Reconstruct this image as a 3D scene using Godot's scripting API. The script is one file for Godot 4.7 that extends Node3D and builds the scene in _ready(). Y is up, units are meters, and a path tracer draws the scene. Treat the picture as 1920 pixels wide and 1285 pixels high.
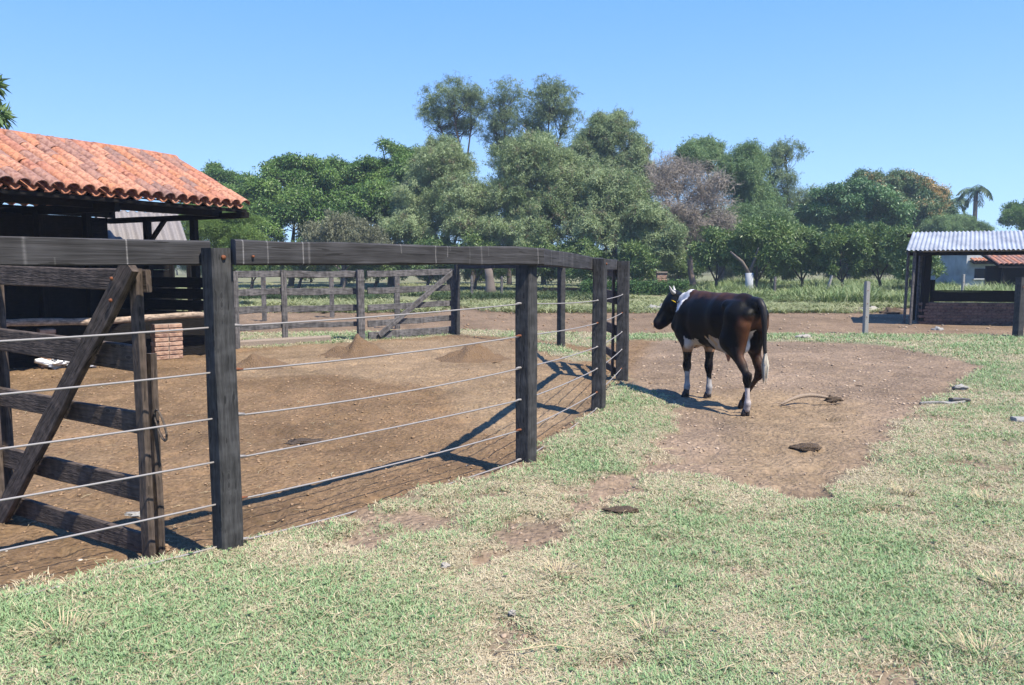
extends Node3D
# A farm corral: timber and cable fence, tiled barn, a dark cow on bare earth, thorn trees and a metal roofed shed.

var rng := RandomNumberGenerator.new()
var n_low := FastNoiseLite.new()
var n_mid := FastNoiseLite.new()
var n_fine := FastNoiseLite.new()
var taken := {}
var mask: Image
var M := {}

# ---------------------------------------------------------------- naming
func numbered(called: String) -> String:
	if not taken.has(called):
		taken[called] = 0
		return called
	taken[called] += 1
	return "%s_%03d" % [called, taken[called]]

func tag(o: Node, label: String, category: String, group := "") -> Node:
	o.set_meta("label", label)
	o.set_meta("category", category)
	if group != "":
		o.set_meta("group", group)
	return o

func thing(called: String, label: String, category: String, at := Vector3.ZERO, turn := 0.0, group := "") -> Node3D:
	var o := Node3D.new()
	o.name = numbered(called)
	add_child(o, true)
	o.position = at
	o.rotation.y = turn
	tag(o, label, category, group)
	return o

func part(parent: Node3D, called: String, mesh: Mesh, mat: Material, xf := Transform3D()) -> MeshInstance3D:
	var o := MeshInstance3D.new()
	var key := str(parent.get_instance_id()) + called
	if taken.has(key):
		taken[key] += 1
		o.name = "%s_%03d" % [called, taken[key]]
	else:
		taken[key] = 0
		o.name = called
	o.mesh = mesh
	o.material_override = mat
	o.transform = xf
	parent.add_child(o, true)
	return o

func single(called: String, mesh: Mesh, mat: Material, label: String, category: String, at := Vector3.ZERO, group := "") -> MeshInstance3D:
	var o := MeshInstance3D.new()
	o.name = numbered(called)
	o.mesh = mesh
	o.material_override = mat
	o.position = at
	add_child(o, true)
	tag(o, label, category, group)
	return o

# ---------------------------------------------------------------- shapes
func begin(smooth := false) -> SurfaceTool:
	var st := SurfaceTool.new()
	st.begin(Mesh.PRIMITIVE_TRIANGLES)
	st.set_smooth_group(0 if smooth else -1)
	return st

func done(st: SurfaceTool) -> ArrayMesh:
	st.generate_normals()
	return st.commit()

func tri(st: SurfaceTool, a: Vector3, b: Vector3, c: Vector3, ua := Vector2.ZERO, ub := Vector2.ZERO, uc := Vector2.ZERO) -> void:
	st.set_uv(ua)
	st.add_vertex(a)
	st.set_uv(ub)
	st.add_vertex(b)
	st.set_uv(uc)
	st.add_vertex(c)

func quad(st: SurfaceTool, a: Vector3, b: Vector3, c: Vector3, d: Vector3, ua := Vector2.ZERO, ub := Vector2(1, 0), uc := Vector2(1, 1), ud := Vector2(0, 1)) -> void:
	tri(st, a, b, c, ua, ub, uc)
	tri(st, a, c, d, ua, uc, ud)

# a sawn timber from a to b: chamfered rectangle, slightly uneven along its length
func timber(st: SurfaceTool, a: Vector3, b: Vector3, w: float, h: float, up := Vector3.UP, seg := 6, wob := 0.004, ch := 0.006, sd := 0.0, taper := 1.0) -> void:
	var dir := (b - a).normalized()
	var right := dir.cross(up).normalized()
	var top := right.cross(dir).normalized()
	var hw := w / 2.0
	var hh := h / 2.0
	var prof := [Vector2(-hw + ch, hh), Vector2(hw - ch, hh), Vector2(hw, hh - ch), Vector2(hw, -hh + ch), Vector2(hw - ch, -hh), Vector2(-hw + ch, -hh), Vector2(-hw, -hh + ch), Vector2(-hw, hh - ch)]
	var us := [0.0]
	for i in 8:
		us.append(us[i] + prof[i].distance_to(prof[(i + 1) % 8]) * 2.0)
	var rings := []
	var length := a.distance_to(b)
	for s in seg + 1:
		var t := float(s) / seg
		var c := a.lerp(b, t)
		var k := lerpf(1.0, taper, t)
		var ring := []
		for i in 8:
			var q: Vector2 = prof[i] * k
			var p := c + right * q.x + top * q.y
			var nn := Vector3(n_mid.get_noise_3d(p.x * 9 + sd, p.y * 9, p.z * 9), n_mid.get_noise_3d(p.x * 9, p.y * 9 + 40 + sd, p.z * 9), n_mid.get_noise_3d(p.x * 9, p.y * 9, p.z * 9 + 80 + sd))
			ring.append(p + nn * wob * 2.0)
		rings.append(ring)
	var off := sd * 0.37
	for s in seg:
		for i in 8:
			var j := (i + 1) % 8
			var v0 := length * s / seg + off
			var v1 := length * (s + 1) / seg + off
			quad(st, rings[s][i], rings[s + 1][i], rings[s + 1][j], rings[s][j], Vector2(us[i], v0), Vector2(us[i], v1), Vector2(us[i + 1], v1), Vector2(us[i + 1], v0))
	for i in range(1, 7):
		tri(st, rings[0][0], rings[0][i], rings[0][i + 1], Vector2(0, 0), prof[i] * 2.0, prof[i + 1] * 2.0)
		tri(st, rings[seg][0], rings[seg][i + 1], rings[seg][i], Vector2(0, 0), prof[i + 1] * 2.0, prof[i] * 2.0)

func beam(parent: Node3D, called: String, a: Vector3, b: Vector3, w: float, h: float, mat: Material, up := Vector3.UP, wob := 0.004, ch := 0.006, taper := 1.0) -> MeshInstance3D:
	var st := begin()
	timber(st, a, b, w, h, up, maxi(3, int(a.distance_to(b) / 0.3)), wob, ch, rng.randf() * 20.0, taper)
	return part(parent, called, done(st), mat)

func post(parent: Node3D, at: Vector3, height: float, w: float, d: float, face: Vector3, mat: Material, called := "post", lean := Vector3.ZERO) -> MeshInstance3D:
	return beam(parent, called, at + Vector3(0, -0.15, 0), at + Vector3(0, height, 0) + lean, w, d, mat, face, 0.004, 0.01)

func tube(st: SurfaceTool, pts: Array, radii: Array, sides := 6, caps := true) -> void:
	var rings := []
	var n := pts.size()
	var prev := Vector3.ZERO
	for i in n:
		var d: Vector3 = (pts[mini(i + 1, n - 1)] - pts[maxi(i - 1, 0)]).normalized()
		var side := d.cross(Vector3.UP if absf(d.y) < 0.95 else Vector3.RIGHT).normalized()
		if prev != Vector3.ZERO:
			side = (prev - d * prev.dot(d)).normalized()
		prev = side
		var other := d.cross(side)
		var ring := []
		for k in sides:
			var a := TAU * k / sides
			ring.append(pts[i] + (side * cos(a) + other * sin(a)) * radii[i])
		rings.append(ring)
	var v := 0.0
	for i in n - 1:
		var v1: float = v + pts[i].distance_to(pts[i + 1])
		for k in sides:
			var j := (k + 1) % sides
			quad(st, rings[i][k], rings[i][j], rings[i + 1][j], rings[i + 1][k], Vector2(float(k) / sides, v), Vector2(float(k + 1) / sides, v), Vector2(float(k + 1) / sides, v1), Vector2(float(k) / sides, v1))
		v = v1
	if caps:
		for k in range(1, sides - 1):
			tri(st, rings[0][0], rings[0][k + 1], rings[0][k])
			tri(st, rings[n - 1][0], rings[n - 1][k], rings[n - 1][k + 1])

func lump(r: Vector3, rough: float, sd: float, rows := 7, cols := 12) -> ArrayMesh:
	# a closed uneven lump on the ground (stone, dung, clod): an ellipsoid pushed about by noise
	var st := begin(true)
	var pt := func(i: int, j: int) -> Vector3:
		var a := PI * i / rows
		var b := TAU * (j % cols) / cols
		var d := Vector3(sin(a) * cos(b), cos(a), sin(a) * sin(b))
		return d * r * (1.0 + rough * n_fine.get_noise_3d(d.x * 2.2 + sd, d.y * 2.2, d.z * 2.2 + sd) * 2.0 + rough * 0.5 * n_fine.get_noise_3d(d.x * 7 + sd, d.y * 7, d.z * 7))
	for i in rows:
		for j in cols:
			quad(st, pt.call(i, j), pt.call(i, j + 1), pt.call(i + 1, j + 1), pt.call(i + 1, j))
	st.index()
	return done(st)

func box_mesh(size: Vector3, bevel := 0.006) -> ArrayMesh:
	var st := begin()
	timber(st, Vector3(-size.x / 2, 0, 0), Vector3(size.x / 2, 0, 0), size.z, size.y, Vector3.UP, 1, 0.0, bevel)
	return done(st)

# ---------------------------------------------------------------- materials
func noise(freq: float, octaves := 4, sd := 1) -> FastNoiseLite:
	var n := FastNoiseLite.new()
	n.noise_type = FastNoiseLite.TYPE_SIMPLEX_SMOOTH
	n.frequency = freq
	n.fractal_octaves = octaves
	n.seed = sd
	return n

func grey_tex(freq: float, octaves: int, lo: float, hi: float, size := 512, sd := 1) -> ImageTexture:
	var im := noise(freq, octaves, sd).get_seamless_image(size, size)
	im.convert(Image.FORMAT_RGB8)
	for y in size:
		for x in size:
			var v := lerpf(lo, hi, im.get_pixel(x, y).r)
			im.set_pixel(x, y, Color(v, v, v))
	return ImageTexture.create_from_image(im)

func ramp_tex(freq: float, octaves: int, stops: Array, size := 512, sd := 1) -> ImageTexture:
	var g := Gradient.new()
	var offs := PackedFloat32Array()
	var cols := PackedColorArray()
	for s in stops:
		offs.append(s[0])
		cols.append(s[1])
	g.offsets = offs
	g.colors = cols
	var im := noise(freq, octaves, sd).get_seamless_image(size, size)
	im.convert(Image.FORMAT_RGB8)
	for y in size:
		for x in size:
			im.set_pixel(x, y, g.sample(im.get_pixel(x, y).r))
	return ImageTexture.create_from_image(im)

func lin(r: float, g: float, b: float) -> Color:
	return Color(r, g, b).linear_to_srgb()

func mat(col: Color, rough := 0.9, tex: Texture2D = null, uv := Vector3.ONE) -> StandardMaterial3D:
	var m := StandardMaterial3D.new()
	m.albedo_color = col
	m.roughness = rough
	m.metallic_specular = 0.35
	if tex:
		m.albedo_texture = tex
		m.uv1_scale = uv
	return m

func bump(m: StandardMaterial3D, tex: Texture2D, cm: float) -> StandardMaterial3D:
	m.heightmap_enabled = true
	m.heightmap_texture = tex
	m.heightmap_scale = cm
	return m

func tri_map(m: StandardMaterial3D, scale: float) -> StandardMaterial3D:
	m.uv1_triplanar = true
	m.uv1_world_triplanar = true
	m.uv1_scale = Vector3.ONE * scale
	return m

func wood_tex(sd: int, dark: Color, light: Color, streaks := 0) -> Array:
	# grain runs along v; a few pale runs of droppings go straight across a rail
	var w := 256
	var h := 512
	var a := Image.create(w, h, false, Image.FORMAT_RGB8)
	var b := Image.create(w, h, false, Image.FORMAT_RGB8)
	var g1 := noise(1.0, 4, sd)
	var g2 := noise(1.0, 3, sd + 7)
	var n_crack := noise(1.0, 2, sd + 13)
	var kr := RandomNumberGenerator.new()
	kr.seed = sd * 7 + 1
	var knots := []
	for q in 5:
		knots.append(Vector3(kr.randf_range(0.08, 0.92), kr.randf_range(0.08, 0.92), kr.randf_range(0.008, 0.017)))
	for y in h:
		var fy := float(y) / h
		var ca := cos(fy * TAU)
		var sa := sin(fy * TAU)
		for x in w:
			var fx := float(x) / w
			var grain := g1.get_noise_3d(fx * 22.0, ca * 0.55, sa * 0.55)
			var blotch := g2.get_noise_3d(fx * 2.6, ca * 1.6, sa * 1.6)
			var fine := g2.get_noise_3d(fx * 60.0, ca * 2.4 + 9.0, sa * 2.4)
			var t := clampf(0.5 + grain * 0.55 + blotch * 0.5 + fine * 0.25, 0.0, 1.0)
			for q: Vector3 in knots:
				var kx := (fx - q.x) * 0.5
				var ky := (fy - q.y) * 0.42
				var kd := sqrt(kx * kx + ky * ky) / q.z
				if kd < 2.2:
					t = lerpf(t, 0.5 + 0.5 * sin(kd * 9.0), 0.55 * (1.0 - kd / 2.2))
					if kd < 0.7:
						t = minf(t, 0.05)
			if n_crack.get_noise_3d(fx * 16.0, ca * 0.9, sa * 0.9) > 0.52:
				t = minf(t, -0.15)
			a.set_pixel(x, y, dark.lerp(light, maxf(t, -0.35)))
			var hv := clampf(0.6 + grain * 0.5 + fine * 0.4, 0.0, 1.0)
			b.set_pixel(x, y, Color(hv, hv, hv))
	var r := RandomNumberGenerator.new()
	r.seed = sd
	for s in streaks:
		var y := r.randi_range(4, h - 6)
		var x0 := r.randi_range(0, 20)
		var x1 := x0 + r.randi_range(30, 235)
		var strong := r.randf_range(0.15, 0.6)
		var wid := 0 if r.randf() < 0.6 else 1
		for x in range(x0, mini(x1, w)):
			for k in range(-wid, wid + 1):
				var c := a.get_pixel(x, y + k)
				var f := strong * (0.55 + 0.45 * r.randf()) * (1.0 if k == 0 else 0.5)
				a.set_pixel(x, y + k, c.lerp(Color(0.78, 0.76, 0.74), f))
	return [ImageTexture.create_from_image(a), ImageTexture.create_from_image(b)]

func make_materials() -> void:
	var wt := wood_tex(3, Color(0.155, 0.155, 0.155), Color(0.285, 0.283, 0.285))
	var wr := wood_tex(5, Color(0.155, 0.15, 0.15), Color(0.265, 0.26, 0.265), 13)
	var wo := wood_tex(9, Color(0.25, 0.25, 0.25), Color(0.49, 0.485, 0.48))
	M.post = bump(mat(Color.WHITE, 0.8, wt[0]), wt[1], 0.35)
	M.rail = bump(mat(Color.WHITE, 0.8, wr[0], Vector3(1, 0.33, 1)), wr[1], 0.2)
	M.gate = bump(mat(Color(1.35, 1.2, 1.08), 0.85, wt[0]), wt[1], 0.4)
	M.old_wood = bump(mat(Color(0.92, 0.9, 0.9), 0.9, wo[0]), wo[1], 0.4)
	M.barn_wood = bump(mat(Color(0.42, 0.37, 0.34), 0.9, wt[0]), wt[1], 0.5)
	M.log = bump(mat(Color(1.45, 1.3, 1.16), 0.9, wo[0]), wo[1], 0.4)
	M.cable = mat(lin(0.235, 0.22, 0.215), 0.6)
	M.rust = mat(lin(0.16, 0.06, 0.03), 0.9)
	var speck := grey_tex(0.05, 5, 0.78, 1.05, 512, 4)
	var speck2 := grey_tex(0.02, 5, 0.80, 1.05, 512, 8)
	var height := grey_tex(0.035, 5, 0.0, 1.0, 512, 12)
	M.speck = speck
	M.height = height
	var g := mat(Color.WHITE, 0.97, speck)
	g.vertex_color_use_as_albedo = true
	g.metallic_specular = 0.2
	tri_map(g, 0.9)
	bump(g, height, 2.3)
	g.detail_enabled = true
	g.detail_albedo = speck2
	g.detail_blend_mode = BaseMaterial3D.BLEND_MODE_MUL
	g.uv2_triplanar = true
	g.uv2_world_triplanar = true
	g.uv2_scale = Vector3.ONE * 0.23
	M.ground = g
	# roof tiles: fired clay in six batches, some weathered grey
	var clay := ramp_tex(0.012, 4, [[0.15, Color(0.66, 0.56, 0.54)], [0.42, Color(0.88, 0.79, 0.75)], [0.6, Color(1, 0.95, 0.92)], [0.85, Color(0.97, 0.85, 0.76)]], 256, 21)
	M.tiles = []
	for c in [lin(0.40, 0.215, 0.145), lin(0.44, 0.265, 0.19), lin(0.38, 0.205, 0.15), lin(0.30, 0.20, 0.17), lin(0.42, 0.225, 0.14), lin(0.24, 0.175, 0.16)]:
		M.tiles.append(bump(tri_map(mat(c, 0.85, clay), 3.4), height, 0.3))
	M.bricks = []
	for c in [lin(0.40, 0.31, 0.245), lin(0.44, 0.345, 0.28), lin(0.35, 0.27, 0.22)]:
		M.bricks.append(bump(tri_map(mat(c, 0.95, clay), 3.0), height, 0.6))
	M.dark_bricks = []
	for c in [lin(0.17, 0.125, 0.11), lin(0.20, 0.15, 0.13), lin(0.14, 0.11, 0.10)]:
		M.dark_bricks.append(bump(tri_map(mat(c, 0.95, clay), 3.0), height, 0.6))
	M.mortar = bump(tri_map(mat(lin(0.26, 0.21, 0.17), 0.95, speck), 2.0), height, 0.6)
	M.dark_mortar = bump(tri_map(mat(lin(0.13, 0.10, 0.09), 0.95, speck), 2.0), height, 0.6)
	M.metal_roof = tri_map(mat(lin(0.37, 0.385, 0.405), 0.5, grey_tex(0.006, 4, 0.75, 1.1, 256, 31)), 0.8)
	M.metal_roof.metallic = 0.25
	M.fibre_cement = tri_map(mat(lin(0.24, 0.22, 0.215), 0.9, speck), 1.2)
	M.plaster = tri_map(mat(lin(0.44, 0.45, 0.45), 0.9, grey_tex(0.006, 4, 0.8, 1.05, 256, 33)), 0.5)
	M.concrete = bump(tri_map(mat(lin(0.30, 0.29, 0.27), 0.95, speck), 2.0), height, 0.5)
	M.dark_hole = mat(lin(0.015, 0.016, 0.018), 0.6)
	M.bark = bump(tri_map(mat(lin(0.10, 0.08, 0.065), 0.95, speck), 1.5), height, 1.5)
	M.grey_bark = bump(tri_map(mat(lin(0.17, 0.14, 0.12), 0.95, speck), 1.5), height, 1.5)
	M.pink_bark = mat(lin(0.27, 0.20, 0.17), 0.95)
	M.lime = mat(lin(0.36, 0.37, 0.38), 0.95)
	M.dung = bump(tri_map(mat(lin(0.115, 0.082, 0.056), 0.95, speck), 5.0), height, 1.6)
	M.mound = bump(tri_map(mat(lin(0.185, 0.120, 0.069), 0.97, speck), 2.0), height, 3.0)
	M.stone = bump(tri_map(mat(lin(0.38, 0.35, 0.31), 0.9, speck), 4.0), height, 0.8)
	M.plastic = mat(lin(0.70, 0.70, 0.70), 0.5)
	M.straw = mat(lin(0.40, 0.33, 0.20), 0.8)
	M.dead_wood = bump(tri_map(mat(lin(0.30, 0.23, 0.17), 0.95, speck), 4.0), height, 0.6)
	var lf := StandardMaterial3D.new()
	lf.vertex_color_use_as_albedo = true
	lf.roughness = 0.55
	lf.metallic_specular = 0.35
	lf.backlight_enabled = true
	lf.backlight = Color(0.55, 0.6, 0.4)
	M.leaf = lf
	var lg := lf.duplicate()
	lg.roughness = 0.42
	lg.metallic_specular = 0.45
	M.glossy_leaf = lg
	var gr := lf.duplicate()
	gr.roughness = 0.7
	gr.metallic_specular = 0.25
	M.grass = gr

# ---------------------------------------------------------------- ground: what covers each spot
const MX := -16.0
const MZ := -34.0
const MS := 0.04
func fill_poly(im: Image, poly: Array, col: Color) -> void:
	for row in im.get_height():
		var z := MZ + (row + 0.5) * MS
		var xs := []
		for i in poly.size():
			var a: Vector2 = poly[i]
			var b: Vector2 = poly[(i + 1) % poly.size()]
			if (a.y > z) != (b.y > z):
				xs.append(a.x + (z - a.y) / (b.y - a.y) * (b.x - a.x))
		xs.sort()
		for k in range(0, xs.size() - 1, 2):
			var x0 := int((xs[k] - MX) / MS)
			var x1 := int((xs[k + 1] - MX) / MS)
			for x in range(maxi(x0, 0), mini(x1, im.get_width())):
				var c := im.get_pixel(x, row)
				im.set_pixel(x, row, Color(maxf(c.r, col.r), maxf(c.g, col.g), maxf(c.b, col.b)) if col.a > 0.5 else Color(c.r * col.r, c.g * col.g, maxf(c.b, col.b)))

func v2(a: Array) -> Array:
	var o := []
	for i in range(0, a.size(), 2):
		o.append(Vector2(a[i], a[i + 1]))
	return o

const WORN_A := [-1.33, -4.24, 0.0, -5.67, 0.18, -5.34, -0.66, -4.12, -0.93, -3.90]
const WORN_B := [0.98, -6.14, 1.08, -5.67, 0.28, -4.36, -0.25, -3.65, -0.56, -3.72, -0.03, -4.67]
const WORN_C := [1.1, -5.6, 1.35, -5.35, 1.2, -4.75, 0.95, -4.85]

func make_mask() -> void:
	var w := int(40.0 / MS)
	var h := int(34.0 / MS)
	var im := Image.create(w, h, false, Image.FORMAT_RGB8)
	var yard := v2([7.3, -12.0, 7.6, -13.2, 7.25, -15.3, 5.95, -16.05, 4.3, -16.2, 2.5, -16.4, 1.75, -15.2, 1.6, -12.5, 1.62, -10.75, 1.72, -9.7, 1.8, -8.7, 1.55, -7.6, 1.15, -6.5, 1.0, -5.95, 1.35, -5.72, 1.75, -5.62, 2.0, -5.1, 2.2, -5.16, 2.9, -6.15, 3.75, -7.35, 4.45, -8.45, 5.4, -9.7])
	var pen := v2([-3.6, -2.9, -2.58, -3.57, -2.42, -3.75, -2.2, -3.98, -1.9, -4.0, -1.67, -4.14, -1.48, -4.34, -0.9, -4.9, 0.1, -6.1, 0.82, -8.2, 1.46, -10.55, 1.57, -12.0, 1.54, -14.9, 0.46, -16.7, -1.25, -17.6, -3.4, -15.7, -5.2, -14.7, -9.0, -16.5, -13.0, -12.0, -9.0, -4.0])
	var far := v2([-15.0, -17.2, -6.4, -18.0, -1.3, -18.9, 2.7, -17.8, 6.5, -17.8, 11.3, -17.3, 14.6, -17.2, 24.0, -17.5, 24.0, -27.0, 17.2, -29.0, 9.9, -31.5, 4.1, -30.0, -2.0, -32.0, -8.8, -28.0, -16.0, -25.5])
	var pale := v2([-4.96, -14.0, -3.86, -15.4, -1.2, -17.0, 0.4, -16.0, 0.95, -14.2, 1.1, -11.4, 0.85, -8.6, 0.2, -7.7, -0.33, -7.9, -1.0, -10.3, -2.8, -11.3, -3.8, -10.8])
	var path := v2([1.8, -9.5, 2.4, -7.6, 1.7, -6.3, 1.9, -5.4, 2.3, -5.3, 3.6, -7.6, 4.2, -9.0, 3.2, -10.0])
	for p in [yard, pen, far]:
		fill_poly(im, p, Color(1, 0, 0, 1))
	# worn turf: a strip along the cables, the trodden way from the bare earth towards the camera
	fill_poly(im, v2(WORN_A), Color(0.66, 0, 0, 1))
	fill_poly(im, v2(WORN_B), Color(0.68, 0, 0, 1))
	fill_poly(im, v2(WORN_C), Color(0.5, 0, 0, 1))
	fill_poly(im, pale, Color(0, 1, 0, 1))
	fill_poly(im, path, Color(0, 1, 0, 1))
	# greener grass: the bank along the fence, the strip behind the cow, under the gate posts, lower left, the right field
	fill_poly(im, v2([0.15, -6.0, 0.9, -8.1, 1.5, -10.4, 1.75, -8.6, 1.45, -7.4, 1.0, -6.2, 0.7, -5.6]), Color(0, 0, 1, 1))
	fill_poly(im, v2([2.0, -16.2, 12.0, -16.0, 14.0, -17.9, 2.0, -17.9]), Color(0, 0, 1, 1))
	fill_poly(im, v2([5.6, -10.2, 7.4, -12.2, 8.5, -15.2, 16.0, -15.5, 16.0, -9.0, 7.0, -8.8]), Color(0, 0, 1, 1))
	fill_poly(im, v2([-2.9, -3.0, -2.3, -3.8, -1.7, -4.1, -0.9, -3.9, -0.4, -3.2, -0.7, -2.5, -2.4, -2.5]), Color(0, 0, 1, 1))
	fill_poly(im, v2([0.35, -4.3, 0.8, -4.4, 0.95, -3.6, 0.5, -3.3]), Color(0, 0, 1, 1))
	fill_poly(im, v2([0.9, -4.7, 2.4, -4.6, 2.6, -3.4, 1.4, -3.1]), Color(0, 0, 0.7, 1))
	# grass tufts growing through inside the pen, by the far posts
	fill_poly(im, v2([0.2, -15.9, 0.9, -15.3, 1.5, -13.2, 1.35, -12.3, 0.9, -13.4, 0.3, -14.9]), Color(0, 0, 1, 0))
	fill_poly(im, v2([-4.6, -15.5, -3.2, -16.0, -1.4, -17.6, -1.4, -18.2, -4.5, -17.8]), Color(0.0, 0, 0.9, 0))
	fill_poly(im, v2([5.0, -8.3, 5.6, -8.9, 5.7, -8.5, 5.1, -8.0]), Color(0, 0, 1, 1))
	im.resize(w / 8, h / 8, Image.INTERPOLATE_LANCZOS)
	im.resize(w / 2, h / 2, Image.INTERPOLATE_CUBIC)
	mask = im

# (bare soil, pale soil, green share)
func cover(x: float, z: float) -> Vector3:
	var px := int((x - MX) / (MS * 2.0))
	var py := int((z - MZ) / (MS * 2.0))
	var nz := n_mid.get_noise_2d(x * 1.4, z * 1.4)
	var nf := n_fine.get_noise_2d(x * 5.0, z * 5.0)
	if px < 0 or py < 0 or px >= mask.get_width() or py >= mask.get_height():
		var far_bare := smoothstep(0.05, 0.5, n_low.get_noise_2d(x * 0.5, z * 0.5) + nz * 0.3)
		return Vector3(far_bare * 0.6, 0.0, 0.6)
	var c := mask.get_pixel(px, py)
	var bare := smoothstep(0.33, 0.67, c.r + nz * 0.40 + nf * 0.28)
	# thin worn patches in the turf
	var worn := smoothstep(0.22, 0.55, n_low.get_noise_2d(x * 3.1 + 20, z * 3.1) + nz * 0.25 + nf * 0.2) * (1.0 - c.b) * (1.0 if z > -9.0 else 0.5)
	bare = maxf(bare, worn * 0.85)
	var pale := clampf(c.g + nz * 0.35, 0.0, 1.0)
	var green := clampf(c.b * 0.42 + 0.34 + n_low.get_noise_2d(x * 2.2, z * 2.2 + 50) * 0.55 + nz * 0.45 + nf * 0.25, 0.0, 1.0)
	return Vector3(bare, pale, green)

func fence_x(z: float) -> float:
	if z > -4.26:
		return -1.6 - (z + 4.26) * 1.128
	if z > -6.26:
		return -1.6 - (z + 4.26) * 0.8575
	if z > -8.52:
		return 0.115 - (z + 6.26) * 0.372
	return 0.955 - (z + 8.52) * 0.264

func gh(x: float, z: float, cv: Vector3) -> float:
	var near := 1.0 if z > -30.0 else 0.3
	var sunk := 0.0
	if z > -11.5 and cv.x > 0.0:
		# the pen floor lies a hand's breadth lower than the turf outside the cables
		sunk = 0.11 * cv.x * smoothstep(-11.0, -7.5, z) * (1.0 - smoothstep(-0.30, -0.04, x - fence_x(z)))
	return -sunk + (n_low.get_noise_2d(x * 1.2, z * 1.2) * 0.012 + n_mid.get_noise_2d(x * 3.0, z * 3.0) * 0.008 + n_fine.get_noise_2d(x * 7.0, z * 7.0) * 0.010 * cv.x - maxf(0.0, n_fine.get_noise_2d(x * 4.2 + 90.0, z * 4.2) - 0.12) * 0.085 * cv.x) * near + (1.0 - cv.x) * 0.018

func height_at(x: float, z: float) -> float:
	return gh(x, z, cover(x, z))

func axis(lo: float, hi: float, step: float, to_lo: float, to_hi: float, grow: float) -> PackedFloat32Array:
	var a := PackedFloat32Array()
	var p := lo
	var s := step
	var left := []
	while p > to_lo:
		s *= grow
		p -= s
		left.append(p)
	left.reverse()
	a.append_array(PackedFloat32Array(left))
	p = lo
	while p < hi:
		a.append(p)
		p += step
	s = step
	while p < to_hi:
		a.append(p)
		s *= grow
		p += s
	a.append(p)
	return a

func make_ground() -> void:
	var xs := axis(-9.0, 9.0, 0.055, -420.0, 420.0, 1.07)
	var zs := axis(-13.0, -1.6, 0.05, -460.0, 30.0, 1.035)
	var nx := xs.size()
	var nz := zs.size()
	var vs := PackedVector3Array()
	var cs := PackedColorArray()
	vs.resize(nx * nz)
	cs.resize(nx * nz)
	var soil_d := Color(0.222, 0.145, 0.083)
	var soil_p := Color(0.31, 0.222, 0.138)
	var yard_c := Color(0.268, 0.196, 0.138)
	var turf_g := Color(0.215, 0.235, 0.135)
	var turf_s := Color(0.345, 0.295, 0.195)
	var i := 0
	for jz in nz:
		var z := zs[jz]
		for jx in nx:
			var x := xs[jx]
			var cv := cover(x, z)
			vs[i] = Vector3(x, gh(x, z, cv), z)
			var pen_side := 1.0 - smoothstep(-0.2, 0.2, x - fence_x(z))
			var base := yard_c.lerp(soil_d, pen_side if z > -17.5 else 0.35)
			var soil := base.lerp(soil_p, cv.y * 0.8)
			var dk := n_mid.get_noise_2d(x * 0.9 + 70, z * 0.9)
			soil = soil * (1.0 + dk * 0.28 + n_fine.get_noise_2d(x * 2.5, z * 2.5) * 0.22)
			var turf := turf_s.lerp(turf_g, cv.z)
			if z < -28.0:
				turf = Color(0.235, 0.245, 0.125).lerp(turf, 0.35)
			var c := turf.lerp(soil, cv.x)
			c.a = 1.0
			cs[i] = c
			i += 1
	var ix := PackedInt32Array()
	ix.resize((nx - 1) * (nz - 1) * 6)
	var k := 0
	for jz in nz - 1:
		for jx in nx - 1:
			var a := jz * nx + jx
			ix[k] = a
			ix[k + 1] = a + 1
			ix[k + 2] = a + nx + 1
			ix[k + 3] = a
			ix[k + 4] = a + nx + 1
			ix[k + 5] = a + nx
			k += 6
	var ns := PackedVector3Array()
	ns.resize(nx * nz)
	for jz in nz:
		for jx in nx:
			var a := jz * nx + jx
			var l := a - (1 if jx > 0 else 0)
			var r := a + (1 if jx < nx - 1 else 0)
			var u := a - (nx if jz > 0 else 0)
			var d := a + (nx if jz < nz - 1 else 0)
			ns[a] = (vs[d] - vs[u]).cross(vs[r] - vs[l]).normalized()
	var arr := []
	arr.resize(Mesh.ARRAY_MAX)
	arr[Mesh.ARRAY_VERTEX] = vs
	arr[Mesh.ARRAY_NORMAL] = ns
	arr[Mesh.ARRAY_COLOR] = cs
	arr[Mesh.ARRAY_INDEX] = ix
	var m := ArrayMesh.new()
	m.add_surface_from_arrays(Mesh.PRIMITIVE_TRIANGLES, arr)
	var o := MeshInstance3D.new()
	o.name = "ground"
	o.mesh = m
	o.material_override = M.ground
	o.set_meta("kind", "structure")
	o.set_meta("label", "bare trampled earth and short dry pasture grass reaching to the trees")
	o.set_meta("category", "ground")
	add_child(o, true)

# ---------------------------------------------------------------- plants
func put_copies(parent: Node, called: String, mesh: Mesh, m: Material, buf: PackedFloat32Array) -> MultiMeshInstance3D:
	var mm := MultiMesh.new()
	mm.transform_format = MultiMesh.TRANSFORM_3D
	mm.use_colors = true
	mm.mesh = mesh
	mm.instance_count = buf.size() / 16
	mm.buffer = buf
	var o := MultiMeshInstance3D.new()
	o.name = called if parent != self else numbered(called)
	o.multimesh = mm
	o.material_override = m
	o.set_meta("kind", "stuff")
	parent.add_child(o, true)
	return o

func add_copy(buf: PackedFloat32Array, b: Basis, p: Vector3, c: Color) -> void:
	buf.append_array(PackedFloat32Array([b.x.x, b.y.x, b.z.x, p.x, b.x.y, b.y.y, b.z.y, p.y, b.x.z, b.y.z, b.z.z, p.z, c.r, c.g, c.b, 1.0]))

func rnd_dir() -> Vector3:
	var z := rng.randf_range(-1, 1)
	var a := rng.randf() * TAU
	var r := sqrt(1.0 - z * z)
	return Vector3(r * cos(a), z, r * sin(a))

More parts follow.
